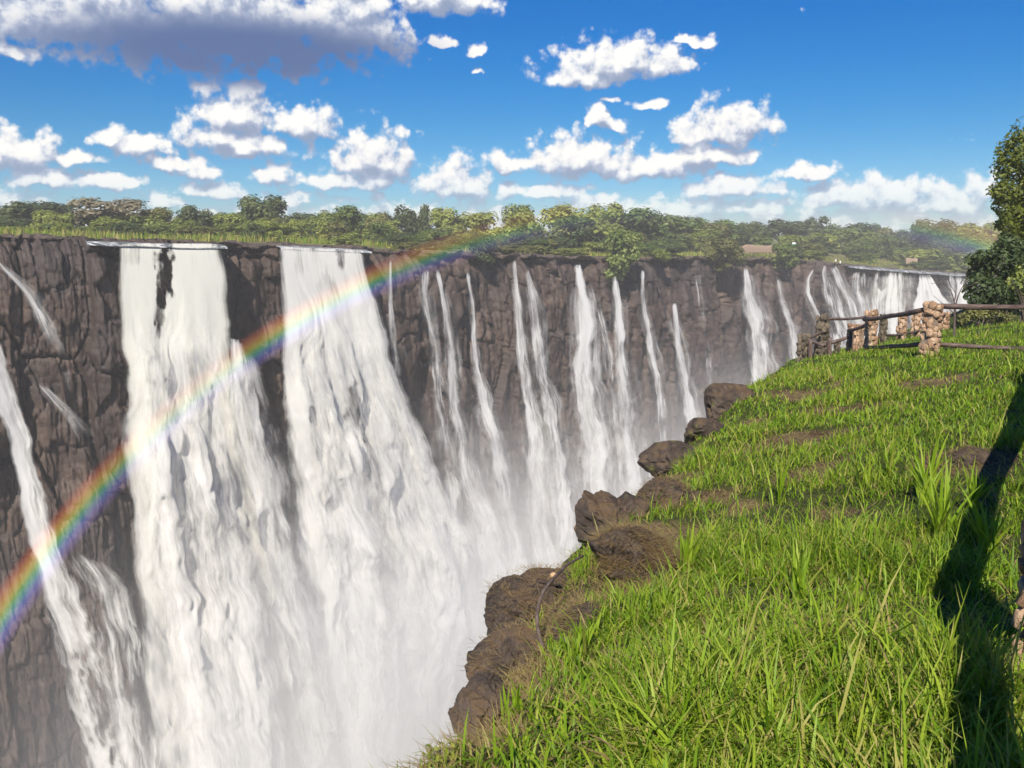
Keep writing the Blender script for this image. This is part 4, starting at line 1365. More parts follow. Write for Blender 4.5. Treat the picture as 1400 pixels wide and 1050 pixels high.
def kind(key, mats, lobes_f, nleaf, trunk_args, nvar=2, ls=LS):
    out_ = []
    for vi in range(nvar):
        for mk in mats:
            sd = hash((key, vi)) % 9973 if False else sum(ord(ch) for ch in key) * 7 + vi * 131
            out_.append((crown_mesh('crown', lobes_f(sd), nleaf, ls, m_leaf[mk], sd), trunk_mesh('trunk', sd, *trunk_args), mk))
    KINDS[key] = out_


kind('round', ['green', 'dark', 'olive', 'light'], lambda s: round_lobes(s, -0.05, 1.0, 20, 0.36), 4200, (0.62,))
kind('bush', ['green', 'light', 'olive', 'dark'], lambda s: round_lobes(s, -0.15, 1.0, 18, 0.38), 3600, (0.5, 0.016, 0.3))
kind('flat', ['dark', 'green'], lambda s: round_lobes(s, 0.30, 1.0, 16, 0.42, 0.8), 3200, (0.72, 0.026, 0.34))
kind('pale', ['grey', 'olive'], lambda s: round_lobes(s, 0.20, 1.0, 18, 0.36, 0.7), 1900, (0.75, 0.028, 0.33), 1)
kind('tall', ['dark', 'green', 'light'], lambda s: round_lobes(s, -0.05, 1.0, 19, 0.33), 3800, (0.7,))

TREE_COUNT = [0]


def tree(kindname, matname, px, top, width_px, back, label, name='tree', sink=0.0, group='trees and bushes along the far cliff top', base=None):
    """tree whose top stands at photo height `top`, `back` metres behind the lip"""
    k = float(kpx(px, top))
    Yl, Zl, *_ = lipk(k)
    Y = float(Yl) + back
    zb = float(plat_z(np.array(k), np.array(float(back)))) - sink
    p = W(px, top, Y)
    h = max(p[2] - zb, 1.2)
    wd = width_px / FPX * Y * 1.18
    opts = [o for o in KINDS[kindname] if o[2] == matname] or KINDS[kindname]
    c_, tr_, _ = opts[TREE_COUNT[0] % len(opts)]
    TREE_COUNT[0] += 1
    root = empty(name, (p[0], Y, zb), label, 'tree' if name.endswith('tree') else 'bush', group)
    root.rotation_euler = (0, 0, TREE_COUNT[0] * 2.399)
    for nm, me in (('trunk', tr_), ('crown', c_)):
        o = link(nm, me, root)
        o.scale = (wd, wd, h)
    return root


SKY_TREES = [  # kind, leaves, px, top, width, metres behind the lip, label
    ('round', 'dark', 22, 279, 66, 95, 'dark low tree on the skyline at the left edge'),
    ('round', 'dark', 72, 276, 72, 105, 'dark spreading tree on the skyline above the slanting thread of water'),
    ('pale', 'grey', 150, 269, 92, 80, 'pale greyish bare looking tree on the skyline above the broad cream waterfall'),
    ('round', 'olive', 215, 284, 62, 82, 'olive brown tree right of the pale greyish tree'),
    ('round', 'dark', 264, 284, 46, 84, 'small dark rounded tree over the right end of the cream waterfall'),
    ('flat', 'dark', 306, 288, 60, 120, 'low dark tree between the cream waterfall and the big domed tree'),
    ('round', 'dark', 358, 271, 72, 88, 'big domed dark green tree, tallest on the left half of the skyline'),
    ('flat', 'dark', 412, 290, 60, 120, 'low dark tree just right of the big domed tree'),
    ('round', 'green', 467, 285, 56, 70, 'rounded green tree above the widest waterfall'),
    ('flat', 'dark', 520, 290, 62, 120, 'dark flat topped tree right above the end of the widest waterfall'),
    ('tall', 'dark', 560, 283, 44, 90, 'dark narrow tree left of the reddish part of the rainbow'),
    ('tall', 'dark', 578, 279, 22, 100, 'thin pointed tree on the skyline, standing higher than its neighbours'),
    ('round', 'light', 612, 288, 54, 82, 'brownish tree tinted by the red edge of the rainbow'),
    ('round', 'light', 655, 290, 56, 70, 'olive tree in the yellow part of the rainbow'),
    ('round', 'light', 711, 284, 58, 66, 'golden looking rounded tree under the rainbow, left of two'),
    ('round', 'light', 764, 281, 62, 72, 'golden looking rounded tree under the rainbow, right of two'),
    ('round', 'light', 822, 283, 64, 88, 'pale green feathery tree between the golden trees and the dense green wood'),
    ('round', 'dark', 790, 296, 70, 48, 'dark shady tree in front of the golden trees'),
    ('round', 'green', 872, 289, 78, 80, 'large green tree behind the round bush on the lip'),
    ('round', 'green', 925, 294, 84, 95, 'broad green tree sloping down to the right of the large green tree'),
    ('round', 'green', 978, 303, 70, 105, 'middle green tree above the faint trickle'),
    ('flat', 'dark', 1023, 301, 34, 130, 'small flat topped tree above the pale patch of bare ground'),
    ('flat', 'dark', 1068, 299, 66, 140, 'wide flat topped dark tree, left of the tallest flat crown'),
    ('flat', 'dark', 1110, 294, 40, 150, 'tallest flat crowned tree on the right half of the skyline'),
    ('round', 'green', 1150, 309, 56, 130, 'green tree right of the tallest flat crowned tree'),
    ('flat', 'dark', 1186, 303, 50, 130, 'dark flat tree above the dense white waterfall'),
    ('round', 'olive', 1205, 314, 40, 110, 'reddish brown bush beside the dark flat tree'),
    ('flat', 'dark', 1232, 312, 54, 150, 'dark low tree between the dark flat tree and the blue end of the rainbow'),
    ('round', 'dark', 1278, 304, 66, 100, 'hazy bluish tree in the right end of the rainbow'),
    ('round', 'light', 1326, 306, 60, 110, 'golden tinted tree in the right end of the rainbow'),
    ('round', 'light', 1366, 308, 50, 120, 'golden tinted tree farthest right, touching the big leafy tree'),
]
for kd, mt_, px, top, wd, back, lab in SKY_TREES:
    tree(kd, mt_, px, top, wd, back, lab, 'tree')

# distinct bushes right on the lip
LIPB = [('bush', 'green', 852, 313, 54, 0.0, 3.6, 'round green bush hanging over the lip of the cliff among the thin falls'),
        ('bush', 'olive', 996, 324, 54, 1, 2.6, 'scrubby grey green bush spilling over the lip left of the pale bare ground'),
        ('bush', 'green', 1074, 332, 40, 2, 2.0, 'untidy bush on the lip below the green and white sign'),
        ('bush', 'light', 905, 340, 26, 4, 1.0, 'small yellowish bush on the lip right of the round bush'),
        ('bush', 'dark', 660, 322, 40, 6, 1.0, 'dark bush close to the lip under the rainbow'),
        ('bush', 'light', 470, 318, 40, 28, 1.0, 'low pale bush above the widest waterfall'),
        ('bush', 'light', 1258, 340, 60, 40, 2.0, 'hazy green bush by the rapids at the right end'),
        ('bush', 'light', 1300, 345, 50, 24, 2.0, 'hazy bush above the farthest waterfall')]
for kd, mt_, px, top, wd, back, sink, lab in LIPB:
    tree(kd, mt_, px, top, wd, back, lab, 'bush', sink)

# the belt of lesser bushes and trees
r_ = random.Random(5)
SHORT = {22: 'leftmost dark tree', 72: 'dark spreading tree', 150: 'pale greyish tree', 215: 'olive brown tree', 264: 'small dark rounded tree', 358: 'big domed tree', 412: 'low dark tree',
         467: 'rounded green tree', 520: 'dark flat topped tree', 578: 'thin pointed tree', 655: 'olive rainbow tree', 711: 'left golden tree', 764: 'right golden tree', 822: 'feathery tree', 872: 'large green tree',
         925: 'broad sloping tree', 978: 'middle green tree', 1023: 'small flat tree', 1068: 'wide flat tree', 1110: 'tallest flat tree', 1186: 'dark flat tree', 1232: 'dark low tree', 1278: 'hazy bluish tree', 1326: 'golden tinted tree', 1420: 'big leafy tree'}
USED = set()
FALLS_BELOW = {90: 'slanting thread', 230: 'cream waterfall', 345: 'ledge waterfall', 440: 'widest waterfall', 537: 'first thin waterfall', 600: 'forked waterfall', 650: 'slim waterfall', 715: 'twin waterfall', 795: 'bright waterfall',
               850: 'round lip bush', 920: 'single plume', 960: 'faint trickle', 1020: 'cone waterfall', 1065: 'curving waterfall', 1130: 'broken cascade', 1215: 'dense waterfall', 1290: 'farthest waterfall', 1400: 'dark shrub'}


def scrub_label(word, shape, px, back_, wd):
    ref = min(SHORT, key=lambda q_: abs(q_ - px))
    dxp = px - ref
    side = 'in front of' if abs(dxp) < 9 else ('left of' if dxp < 0 else 'right of')
    dist = '' if abs(dxp) < 9 else ('just ' if abs(dxp) < 17 else 'farther ')
    size = 'small ' if wd < 36 else ('wide ' if wd > 50 else '')
    fall = FALLS_BELOW[min(FALLS_BELOW, key=lambda q_: abs(q_ - px))]
    near = ', near the lip' if back_ < 40 else (', well back' if back_ > 80 else ', set back')
    where = f'{dist}{side} the {SHORT[ref]}'
    lab = ''
    for lab in (f'{size}{word} {shape} {where}', f'{size}{word} {shape} {where}{near}', f'{size}{word} {shape} {where}, above the {fall}', f'{word} {shape}{near}, above the {fall}, {side} the {SHORT[ref]}',
                f'{size}{shape}{near}, {where}, above the {fall}'):
        if lab not in USED and len(lab.split()) <= 16:
            break
    else:
        lab = f'{word} {shape} {where}'
    USED.add(lab)
    return lab


ZONES = [(-160, 330, 'in the belt of scrub above the cream waterfall'), (330, 520, 'in the scrub above the widest waterfall'),
         (520, 830, 'in the wood under the rainbow'), (830, 1080, 'in the dense wood right of the round lip bush'), (1080, 1330, 'in the wood above the far right falls'), (1330, 1500, 'in the wood behind the big leafy tree')]


def zone(px):
    for a, b, z_ in ZONES:
        if px < b:
            return z_
    return ZONES[-1][2]


nb_ = 0
while nb_ < 224:
    px = r_.uniform(-150, 1480)
    if px < 520:
        top = r_.choice([r_.uniform(290, 302), r_.uniform(296, 312)])
        back = {True: r_.uniform(70, 130), False: r_.uniform(38, 70)}[top < 301]
        mats = ['olive', 'green', 'light', 'light', 'dark']; kd = r_.choice(['bush', 'bush', 'round'])
        wd = r_.uniform(26, 60)
    else:
        lipy = float(np.interp(px, LIP[:, 0], LIP[:, 1]))
        skyl = float(np.interp(px, [520, 820, 930, 1110, 1300, 1480], [291, 286, 297, 301, 312, 314]))
        f = r_.random() ** 0.8
        top = skyl + 3 + f * (lipy - 16 - skyl)
        back = 10 + (1 - f) * 105 + r_.uniform(-4, 14)
        mats = ['green', 'green', 'light', 'dark', 'olive'] if px > 830 else ['green', 'dark', 'dark', 'olive', 'light']
        kd = r_.choice(['bush', 'bush', 'round', 'tall'])
        wd = r_.uniform(24, 58)
        if 1000 < px < 1066 and f > 0.5:
            continue
        if 1115 < px < 1160 and f > 0.72:
            continue
    mk = r_.choice(mats)
    if not [o for o in KINDS[kd] if o[2] == mk]:
        mk = KINDS[kd][0][2]
    word = {'green': 'mid green', 'light': 'light green', 'dark': 'dark green', 'olive': 'olive brown'}[mk]
    shape = {'bush': 'bush', 'round': 'rounded tree', 'tall': 'upright tree'}[kd]
    z_ = zone(px)
    tree(kd, mk, px, top, wd, back, scrub_label(word, shape, px, back, wd), 'bush' if kd == 'bush' else 'tree', 0.3, 'trees and bushes ' + z_)
    nb_ += 1

# long grass of the plateau, yellowish reeds along the lip
a_ = Acc()
NG = 42000
px = RNG.uniform(-300, 1500, NG)
bk_ = np.abs(RNG.normal(0, 1, NG)) * 26 + 15
left = px < 530
bk_ = np.where(left, RNG.uniform(28, 85, NG), bk_)
k = np.array(kpx(px, 340.0))
Yl, Zl, s_, _, _ = lipk(k)
cl = fbm(s_ / 9, bk_ / 9, 341, 3)
keep = RNG.uniform(0, 1, NG) < np.where(left, 0.9, sstep(cl, -0.1, 0.35) * 0.9)
k, bk_, Yl, s_, cl, left = [q[keep] for q in (k, bk_, Yl, s_, cl, left)]
n = len(k)
Y = Yl + bk_
P = np.stack([k * Y, Y, plat_z(k, bk_) - 0.1], -1)
ln = RNG.uniform(0.6, 1.6, n) * np.where(left, 1.25, 0.8) * (1 + 0.5 * cl)
a_.add(*blades(P, ln, RNG.uniform(0.10, 0.24, n), RNG.uniform(0, 6.28, n), np.abs(RNG.normal(0.1, 0.15, n)), RNG.uniform(0, 0.8, n), np.where(RNG.uniform(0, 1, n) < 0.55 + 0.4 * cl, RNG.uniform(0.73, 0.84, n), RNG.uniform(0.25, 0.6, n))))
link('plateau_grass', a_.build('plateau_grass', m_grass), None, 'yellow green long grass along the far cliff top', kind='stuff')

# ------------------------------------------------------------------ the big leafy tree and its bushes at the right end of the bank
def bank_at(px, py, d):
    p = W(px, py, d)
    z = float(bank_z(np.array([p[0]]), np.array([p[1]]))[0][0])
    return np.array([p[0], p[1], z])


def near_plant(name, label, cat, base, lobes, nleaf, size, mat, limbs, seed, parts=('trunk', 'crown')):
    root = empty(name, base, label, cat)
    P, N = lobes_crown(lobes, nleaf, size, seed, 0.30, -0.14, 0.15, 1.1)
    V, F = leaf_cloud(P, N, size, 0.55)
    ti = np.clip(0.5 + 0.5 * fbm(P[:, 0] * 0.9 + 9, P[:, 1] * 0.9 + P[:, 2] * 0.9, seed + 2, 3) + RNG.normal(0, 0.2, len(P)), 0, 1)
    Vs, Fs, n = [], [], 0
    for pth, ra, rb in limbs:
        sp_ = spline(pth, 14)
        v_, f_ = tube(sp_, np.linspace(ra, rb, 14), 8, False)
        Vs.append(v_); Fs.append(f_ + n); n += len(v_)
    link(parts[0], mesh_np(parts[0], np.concatenate(Vs), np.concatenate(Fs), m_trunk), root)
    link(parts[1], mesh_np(parts[1], V, F, m_leaf[mat], False, {'tint': np.repeat(ti, 4)}), root)
    return root


b0 = bank_at(1432, 436, 44)
sc0 = 44 / FPX     # metres per photo pixel there


def q(px, py, dy=0.0):
    """offset from the base for a point of the crown seen at a photo position"""
    p = W(px, py, 44 + dy)
    return tuple(p - b0)


LB = []
rr_ = random.Random(3)
for px, py, r in [(1392, 205, 26), (1425, 190, 40), (1378, 232, 22), (1405, 250, 36), (1384, 285, 26), (1372, 262, 18), (1415, 300, 40), (1390, 325, 26), (1440, 260, 50), (1470, 220, 50), (1465, 310, 55), (1500, 270, 50), (1381, 215, 14), (1366, 272, 10), (1374, 305, 14), (1368, 210, 9), (1450, 170, 34), (1398, 182, 14)]:
    LB.append((q(px, py, rr_.uniform(-1.6, 1.6)), (r * sc0, r * sc0 * 1.1, r * sc0 * 0.85)))
limbs = [([(0, 0, -0.4), (0.1, 0, 1.8), q(1428, 320)], 0.26, 0.16), ([q(1430, 350), q(1415, 300), q(1395, 250), q(1388, 215)], 0.13, 0.03), ([q(1430, 345), q(1450, 270), q(1460, 200)], 0.15, 0.04), ([q(1428, 330), q(1400, 320), q(1380, 300)], 0.08, 0.02), ([q(1428, 320), q(1470, 300), q(1500, 270)], 0.1, 0.03)]
near_plant('leafy_tree', 'tall leafy green tree at the right edge, standing beyond the fence', 'tree', b0, LB, 44000, 0.10, 'sunny', limbs, 77)


def shrub(label, base_px, lob, mat, seed, nleaf, size, d):
    b = bank_at(*base_px, d)
    L = []
    r2 = random.Random(seed)
    for px, py, r in lob:
        p = W(px, py, d + r2.uniform(-1.2, 1.2))
        rr2 = r / FPX * d
        L.append((tuple(p - b), (rr2, rr2 * 1.1, rr2 * 0.9)))
    limbs_ = []
    for i, (c_, _) in enumerate(L[:8]):
        limbs_.append(([(0.1 * i - 0.3, 0, -0.2), (c_[0] * 0.4, c_[1] * 0.4, c_[2] * 0.6), c_], 0.05, 0.012))
    return near_plant('shrub', label, 'shrub', b, L, nleaf, size, mat, limbs_, seed, ('stem', 'foliage'))


shrub('dark dense shrub under the big leafy tree at the far end of the fence', (1362, 438), [(1345, 395, 26), (1360, 372, 26), (1338, 372, 16), (1380, 390, 34), (1372, 350, 24), (1352, 412, 22), (1395, 360, 34), (1400, 400, 36), (1330, 355, 9), (1343, 350, 10), (1332, 408, 12), (1420, 380, 40), (1385, 335, 22)], 'dark', 21, 16000, 0.11, 42)
shrub('light green shrub in front of the dark shrub at the right edge', (1402, 446), [(1398, 372, 13), (1392, 388, 14), (1404, 396, 16), (1383, 383, 9), (1410, 380, 16), (1386, 402, 10)], 'light', 33, 3200, 0.085, 36)
shrub('low brownish undergrowth at the foot of the dark shrub', (1345, 447), [(1330, 428, 10), (1345, 430, 12), (1362, 432, 12), (1380, 436, 12), (1318, 436, 8)], 'olive', 35, 2600, 0.07, 39)

# leafless dry sapling by the fence
b = bank_at(1304, 466, 26)
root = empty('bare_sapling', b, 'leafless dry sapling with thin twigs behind the biggest pillar', 'sapling')
def tw(pts, ra, rb):
    return [tuple(W(x_, y_, 26) - b) for x_, y_ in pts], ra, rb
Vs, Fs, n = [], [], 0
for pts, ra, rb in [tw([(1304, 470), (1305, 440), (1306, 415)], .045, .03), tw([(1306, 420), (1302, 400), (1290, 385)], .02, .006), tw([(1306, 418), (1312, 398), (1325, 378)], .022, .006), tw([(1305, 412), (1308, 395), (1305, 372)], .018, .005),
                    tw([(1296, 392), (1284, 386), (1272, 388)], .010, .004), tw([(1316, 392), (1330, 390), (1340, 382)], .010, .004), tw([(1306, 400), (1296, 384), (1298, 370)], .01, .004), tw([(1304, 428), (1285, 412), (1276, 404)], .014, .005), tw([(1320, 385), (1322, 370), (1318, 360)], .008, .003)]:
    v_, f_ = tube(spline(pts, 10), np.linspace(ra, rb, 10), 6, False)
    Vs.append(v_); Fs.append(f_ + n); n += len(v_)
link('twigs', mesh_np('twigs', np.concatenate(Vs), np.concatenate(Fs), m_stem), root)


# ================================================================== fence of stone pillars and wooden rails
import bmesh
def stone_mats():
    res = []
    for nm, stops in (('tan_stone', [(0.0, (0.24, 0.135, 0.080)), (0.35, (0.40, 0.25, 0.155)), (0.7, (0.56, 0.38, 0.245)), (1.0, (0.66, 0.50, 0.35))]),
                      ('dark_stone', [(0.0, (0.060, 0.048, 0.036)), (0.5, (0.13, 0.105, 0.075)), (1.0, (0.25, 0.20, 0.14))])):  # dark mossy stones; also carries the painted shade of a rear pillar
        m, t, out = new_mat(nm)
        oi = t.node('ShaderNodeObjectInfo')
        pos = t.node('ShaderNodeTexCoord').outputs['Object']
        n1 = t.noise(t.v('ADD', pos, oi.outputs['Location']), 1.6, 6, 0.65)
        f = t.m('ADD', t.m('MULTIPLY', oi.outputs['Random'], 0.75), t.m('MULTIPLY', t.m('SUBTRACT', n1, 0.35), 0.8), clamp=True)
        principled(t, out, t.ramp(f, stops), 0.85, t.bump(n1, 0.6, 0.3), 0.25)
        res.append(m)
    return res


m_tan, m_dstone = stone_mats()
m_mortar, t, out = new_mat('mortar')
nn = t.noise(t.node('ShaderNodeNewGeometry').outputs['Position'], 22, 5, 0.65)
principled(t, out, t.ramp(nn, [(0.3, (0.14, 0.10, 0.07)), (0.7, (0.32, 0.25, 0.19))]), 0.95, t.bump(nn, 0.7, 0.02), 0.1)


def stone_shape(seed, mat):
    bm = bmesh.new()
    bmesh.ops.create_cube(bm, size=2.0)
    bmesh.ops.subdivide_edges(bm, edges=bm.edges[:], cuts=1, use_grid_fill=True)
    r3 = random.Random(seed)
    for v in bm.verts:
        c_ = v.co.copy()
        l = c_.length
        rnd = c_.normalized() * 1.12
        v.co = c_.lerp(rnd, 0.62) + Vector((r3.uniform(-.13, .13), r3.uniform(-.13, .13), r3.uniform(-.12, .12)))
    me = bpy.data.meshes.new('stone')
    bm.to_mesh(me); bm.free()
    for p in me.polygons:
        p.use_smooth = r3.random() < 0.75
    me.materials.append(mat)
    return me


ST = {m.name: [stone_shape(i * 5 + 1, m) for i in range(8)] for m in (m_tan, m_dstone)}
r4 = random.Random(17)


def pillar(parent, base, h, w, courses, dark=False, lean=0.0, rot=0.6, label=None, per=2):
    """stone pillar: a part of the fence; its stones and mortar core are sub-parts"""
    P = link('stone_pillar', None, parent)
    P.empty_display_size = 0.2
    P.location = Vector(base) - Vector(parent.location)
    P.rotation_euler = (lean * 0.3, lean, rot)
    if label:
        P['label'] = label
    bm = bmesh.new()
    bmesh.ops.create_cube(bm, size=1.0)
    bmesh.ops.subdivide_edges(bm, edges=bm.edges[:], cuts=2, use_grid_fill=True)
    for v in bm.verts:
        v.co = Vector((v.co.x * w * 0.80 + r4.uniform(-.012, .012), v.co.y * w * 0.80 + r4.uniform(-.012, .012), (v.co.z + 0.5) * (h - 0.05) - 0.15 * (v.co.z < 0)))
    me = bpy.data.meshes.new('mortar_core'); bm.to_mesh(me); bm.free()
    me.materials.append(m_mortar if not dark else m_dstone)
    link('mortar_core', me, P)
    ch = h / courses
    lib = ST[m_dstone.name if dark else m_tan.name]
    for c_ in range(-1, courses):
        top = c_ == courses - 1
        off = r4.uniform(0, 1)
        pos_ = []
        e = w / 2 * 0.86
        cell = w * 0.86 / per
        jit = r4.uniform(-0.15, 0.15) * cell
        for i in range(per):
            u_ = -e + cell * (i + 0.5) + jit
            for sx_, sy_, ra in ((u_, -e, 0), (u_, e, 0), (-e, u_, 1.57), (e, u_, 1.57)):
                if r4.random() < 0.93:
                    pos_.append((sx_ + r4.uniform(-.2, .2) * cell * (ra == 0), sy_ + r4.uniform(-.2, .2) * cell * (ra != 0), ra))
        if top:
            pos_.append((0, 0, 0.3))
        for (sx_, sy_, ra) in pos_:
            o = link('stone', r4.choice(lib), P)
            g_ = r4.choice((0.78, 0.95, 1.1, 1.3))
            zz = ch * (c_ + 0.5) + r4.uniform(-.32, .32) * ch
            o.location = (sx_, sy_, zz)
            o.rotation_euler = (r4.uniform(-.5, .5), r4.uniform(-.5, .5), ra + r4.uniform(-.4, .4))
            o.scale = (cell * r4.uniform(0.38, 0.52) * g_, w * r4.uniform(0.15, 0.22), ch * r4.uniform(0.42, 0.58) * min(g_, 1.12))
    return P


m_wood, t, out = new_mat('weathered_rail')
pos = t.node('ShaderNodeTexCoord').outputs['Object']
n1 = t.noise(t.v('MULTIPLY', pos, (3, 14, 14)), 1.0, 6, 0.65)
principled(t, out, t.ramp(n1, [(0.3, (0.040, 0.026, 0.022)), (0.5, (0.105, 0.072, 0.060)), (0.7, (0.20, 0.15, 0.13))]), 0.8, t.bump(n1, 0.7, 0.02), 0.25)


def rail(parent, a, b, r, name='rail', label=None):
    a = Vector(a); b = Vector(b)
    L = (b - a).length
    n_ = 9
    xs = np.linspace(0, L, n_)
    pts = np.stack([xs, 0.012 * np.sin(xs * 1.7 + L), -0.02 * np.sin(np.linspace(0, math.pi, n_)) + 0.008 * np.cos(xs * 2.3)], -1)
    V, F = tube(pts, r * (1 + 0.08 * np.sin(xs * 3.1)), 10)
    o = link(name, mesh_np(name, V, F, m_wood), parent)
    o.location = a - Vector(parent.location)
    o.rotation_euler = (b - a).to_track_quat('X', 'Z').to_euler()
    if label:
        o['label'] = label
    return o


def bz(x, y):
    return float(bank_z(np.array([float(x)]), np.array([float(y)]))[0][0])


fA = W(1267, 492, 18.4); fA[2] = min(fA[2], bz(fA[0], fA[1])) - 0.03
front = empty('stone_fence', fA, 'front fence of tan stone pillars and wooden rails along the top of the bank', 'fence')


def pil(parent, px, base_py, top_py, d, w_px, courses, **kw):
    p = W(px, base_py, d)
    g = bz(p[0], p[1])
    top = W(px, top_py, d)[2]
    z0 = min(p[2], g) - 0.05
    pillar(parent, (p[0], p[1], z0), top - z0, 0.62 * w_px / FPX * d, courses, **kw)
    return p


A = pil(front, 1268, 490, 415, 18.4, 31, 9, lean=0.05, rot=0.5, label='biggest tan stone pillar, slightly leaning')
B = pil(front, 1190, 481, 425, 24.0, 20, 7, lean=-0.04, rot=0.4)
C = pil(front, 1164, 488, 444, 27.0, 18, 6, lean=0.02, rot=0.5)
Epl = pil(front, 1098, 500, 458, 27.0, 22, 6, dark=True, rot=0.7, label='dark mossy stone pillar at the lowest end')
Fp = pil(front, 1424, 935, 640, 3.35, 98, 11, rot=0.35, per=3, label='tan stone pillar cut by the right edge, close to the camera')


def at(px, py, d):
    return W(px, py, d)


rail(front, at(1278, 419, 18.5), at(1500, 417, 16.2), 0.056, label='thick top rail running out at the right edge')
rail(front, at(1275, 471, 18.5), at(1500, 478, 16.4), 0.045)
rail(front, at(1182, 437, 24.1), at(1262, 424, 18.6), 0.056)
rail(front, at(1184, 475, 24.0), at(1262, 470, 18.7), 0.05)
rail(front, at(1160, 452, 27.0), at(1186, 444, 24.2), 0.05)
rail(front, at(1100, 463, 27.0), at(1126, 472, 26.0), 0.05)
rail(front, at(1126, 472, 26.4), at(1161, 460, 27.0), 0.05)
rail(front, at(1108, 466, 26.6), at(1109, 500, 26.6), 0.06, 'post')
rail(front, at(1134, 462, 26.2), at(1136, 498, 26.2), 0.06, 'post')
rail(front, at(1165, 450, 26.6), at(1163, 490, 26.6), 0.07, 'post')
# the run of fence beside the viewpoint, just past the right edge
gG = np.array([11.4, 15.6]); g2 = np.array([7.6, 12.0]); g3 = np.array([0.98, 1.0])
gp = []
for (x_, y_) in (gG, g2, (Fp[0], Fp[1]), g3):
    gp.append(np.array([x_, y_, bz(x_, y_)]))
for i in (0, 1, 3):
    pillar(front, gp[i] - np.array([0, 0, 0.06]), 1.2, 0.34, 7, rot=0.5)
for a, b in ((0, 1), (1, 2), (2, 3)):
    for hh, rr_ in ((0.98, 0.095), (0.45, 0.05))[:2 if a == 0 else 1]:
        pa, pb = gp[a].copy(), gp[b].copy()
        pa[2] += hh; pb[2] += hh
        rail(front, pa, pb, rr_)

D_ = W(1122, 489, 30.0)
back = empty('stone_fence', D_, 'rear fence of slim stone pillars and thin rails behind the front fence', 'fence')
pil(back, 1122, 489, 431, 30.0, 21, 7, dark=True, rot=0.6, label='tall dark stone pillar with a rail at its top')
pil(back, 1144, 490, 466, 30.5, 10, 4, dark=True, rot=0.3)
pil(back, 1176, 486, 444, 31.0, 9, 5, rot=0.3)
pil(back, 1206, 470, 431, 32.0, 12, 6, dark=True, rot=0.5)  # pillar in shade: the shade is put into its darker stone colour
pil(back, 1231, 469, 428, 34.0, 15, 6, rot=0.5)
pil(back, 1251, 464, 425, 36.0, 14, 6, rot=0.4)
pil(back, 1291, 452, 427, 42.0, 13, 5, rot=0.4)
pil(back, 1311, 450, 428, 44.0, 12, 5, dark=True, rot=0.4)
rail(back, at(1130, 436, 30.0), at(1184, 434, 31.5), 0.05)
rail(back, at(1184, 434, 31.5), at(1208, 434, 32.0), 0.045)
rail(back, at(1208, 458, 32.0), at(1234, 457, 34.0), 0.05)
rail(back, at(1234, 456, 34.0), at(1256, 452, 36.0), 0.05)
rail(back, at(1254, 430, 36.0), at(1292, 431, 42.0), 0.05)
rail(back, at(1290, 431, 42.0), at(1312, 430, 44.0), 0.05)
rail(back, at(1122, 454, 29.6), at(1106, 462, 28.4), 0.05)

# small leafy weeds hanging on at the brink, bottom left
for px, py, d, lab in ((592, 1014, 3.2, 'bright leafy weed on the brink near the bottom edge, highest of three'), (622, 1026, 3.1, 'bright leafy weed in the grass near the bottom edge, right of three'), (598, 1036, 3.05, 'bright leafy weed near the bottom edge, lowest of three')):
    p = W(px, py, d)
    zb = float(bank_z(np.array([p[0]]), np.array([p[1]]))[0][0])
    n_ = 34
    P = RNG.normal(0, 1, (n_, 3)) * np.array([0.022, 0.022, 0.018]) + np.array([0, 0, 0.045])
    V, F = leaf_cloud(P, P - np.array([0, 0, 0.0]) + np.array([0, 0, 0.06]), 0.013, 0.3)
    root = empty('weed', (p[0], p[1], zb), lab, 'weed')
    link('leaves', mesh_np('leaves', V, F, m_leaf['sunny'], False, {'tint': np.full(len(V), 0.9)}), root)
    v_, f_ = tube(np.array([(0, 0, -0.02), (0.004, 0, 0.02), (0, 0.004, 0.05)]), 0.003, 6, False)
    link('stem', mesh_np('stem', v_, f_, m_stem), root)

# ------------------------------------------------------------------ small things on the far cliff top
def far_pt(px, py, back_):
    k = float(kpx(px, py)); Yl = float(lipk(k)[0])
    return W(px, py, Yl + back_)


def box_mesh(name, sx, sy, sz, mat, bev=0.03):
    bm = bmesh.new()
    bmesh.ops.create_cube(bm, size=1.0)
    for v in bm.verts:
        v.co = Vector((v.co.x * sx, v.co.y * sy, (v.co.z + 0.5) * sz))
    bmesh.ops.bevel(bm, geom=bm.edges[:], offset=bev, segments=2, affect='EDGES')
    me = bpy.data.meshes.new(name); bm.to_mesh(me); bm.free()
    me.materials.append(mat)
    return me


def plain(name, c, rough=0.6):
    m, t, out = new_mat(name)
    n_ = t.noise(t.node('ShaderNodeNewGeometry').outputs['Position'], 3, 4, 0.6)
    principled(t, out, t.mix(n_, tuple(v * 0.8 for v in c), c), rough)
    return m


m_sg = plain('green_panel', (0.02, 0.28, 0.12)); m_sw = plain('white_panel', (0.78, 0.78, 0.76)); m_post = plain('grey_post', (0.2, 0.19, 0.18))
p = far_pt(1085, 338, 34)
sg = empty('sign', p - np.array([0, 0, 2.6]), 'small green sign with a white top among the bushes', 'sign')
o = link('post', box_mesh('post', 0.14, 0.14, 3.0, m_post), sg)
o = link('green_board', box_mesh('green_board', 1.25, 0.12, 1.3, m_sg), sg); o.location = (0, -0.14, 2.4)
o = link('white_board', box_mesh('white_board', 1.25, 0.12, 0.65, m_sw), sg); o.location = (0, -0.14, 3.72)

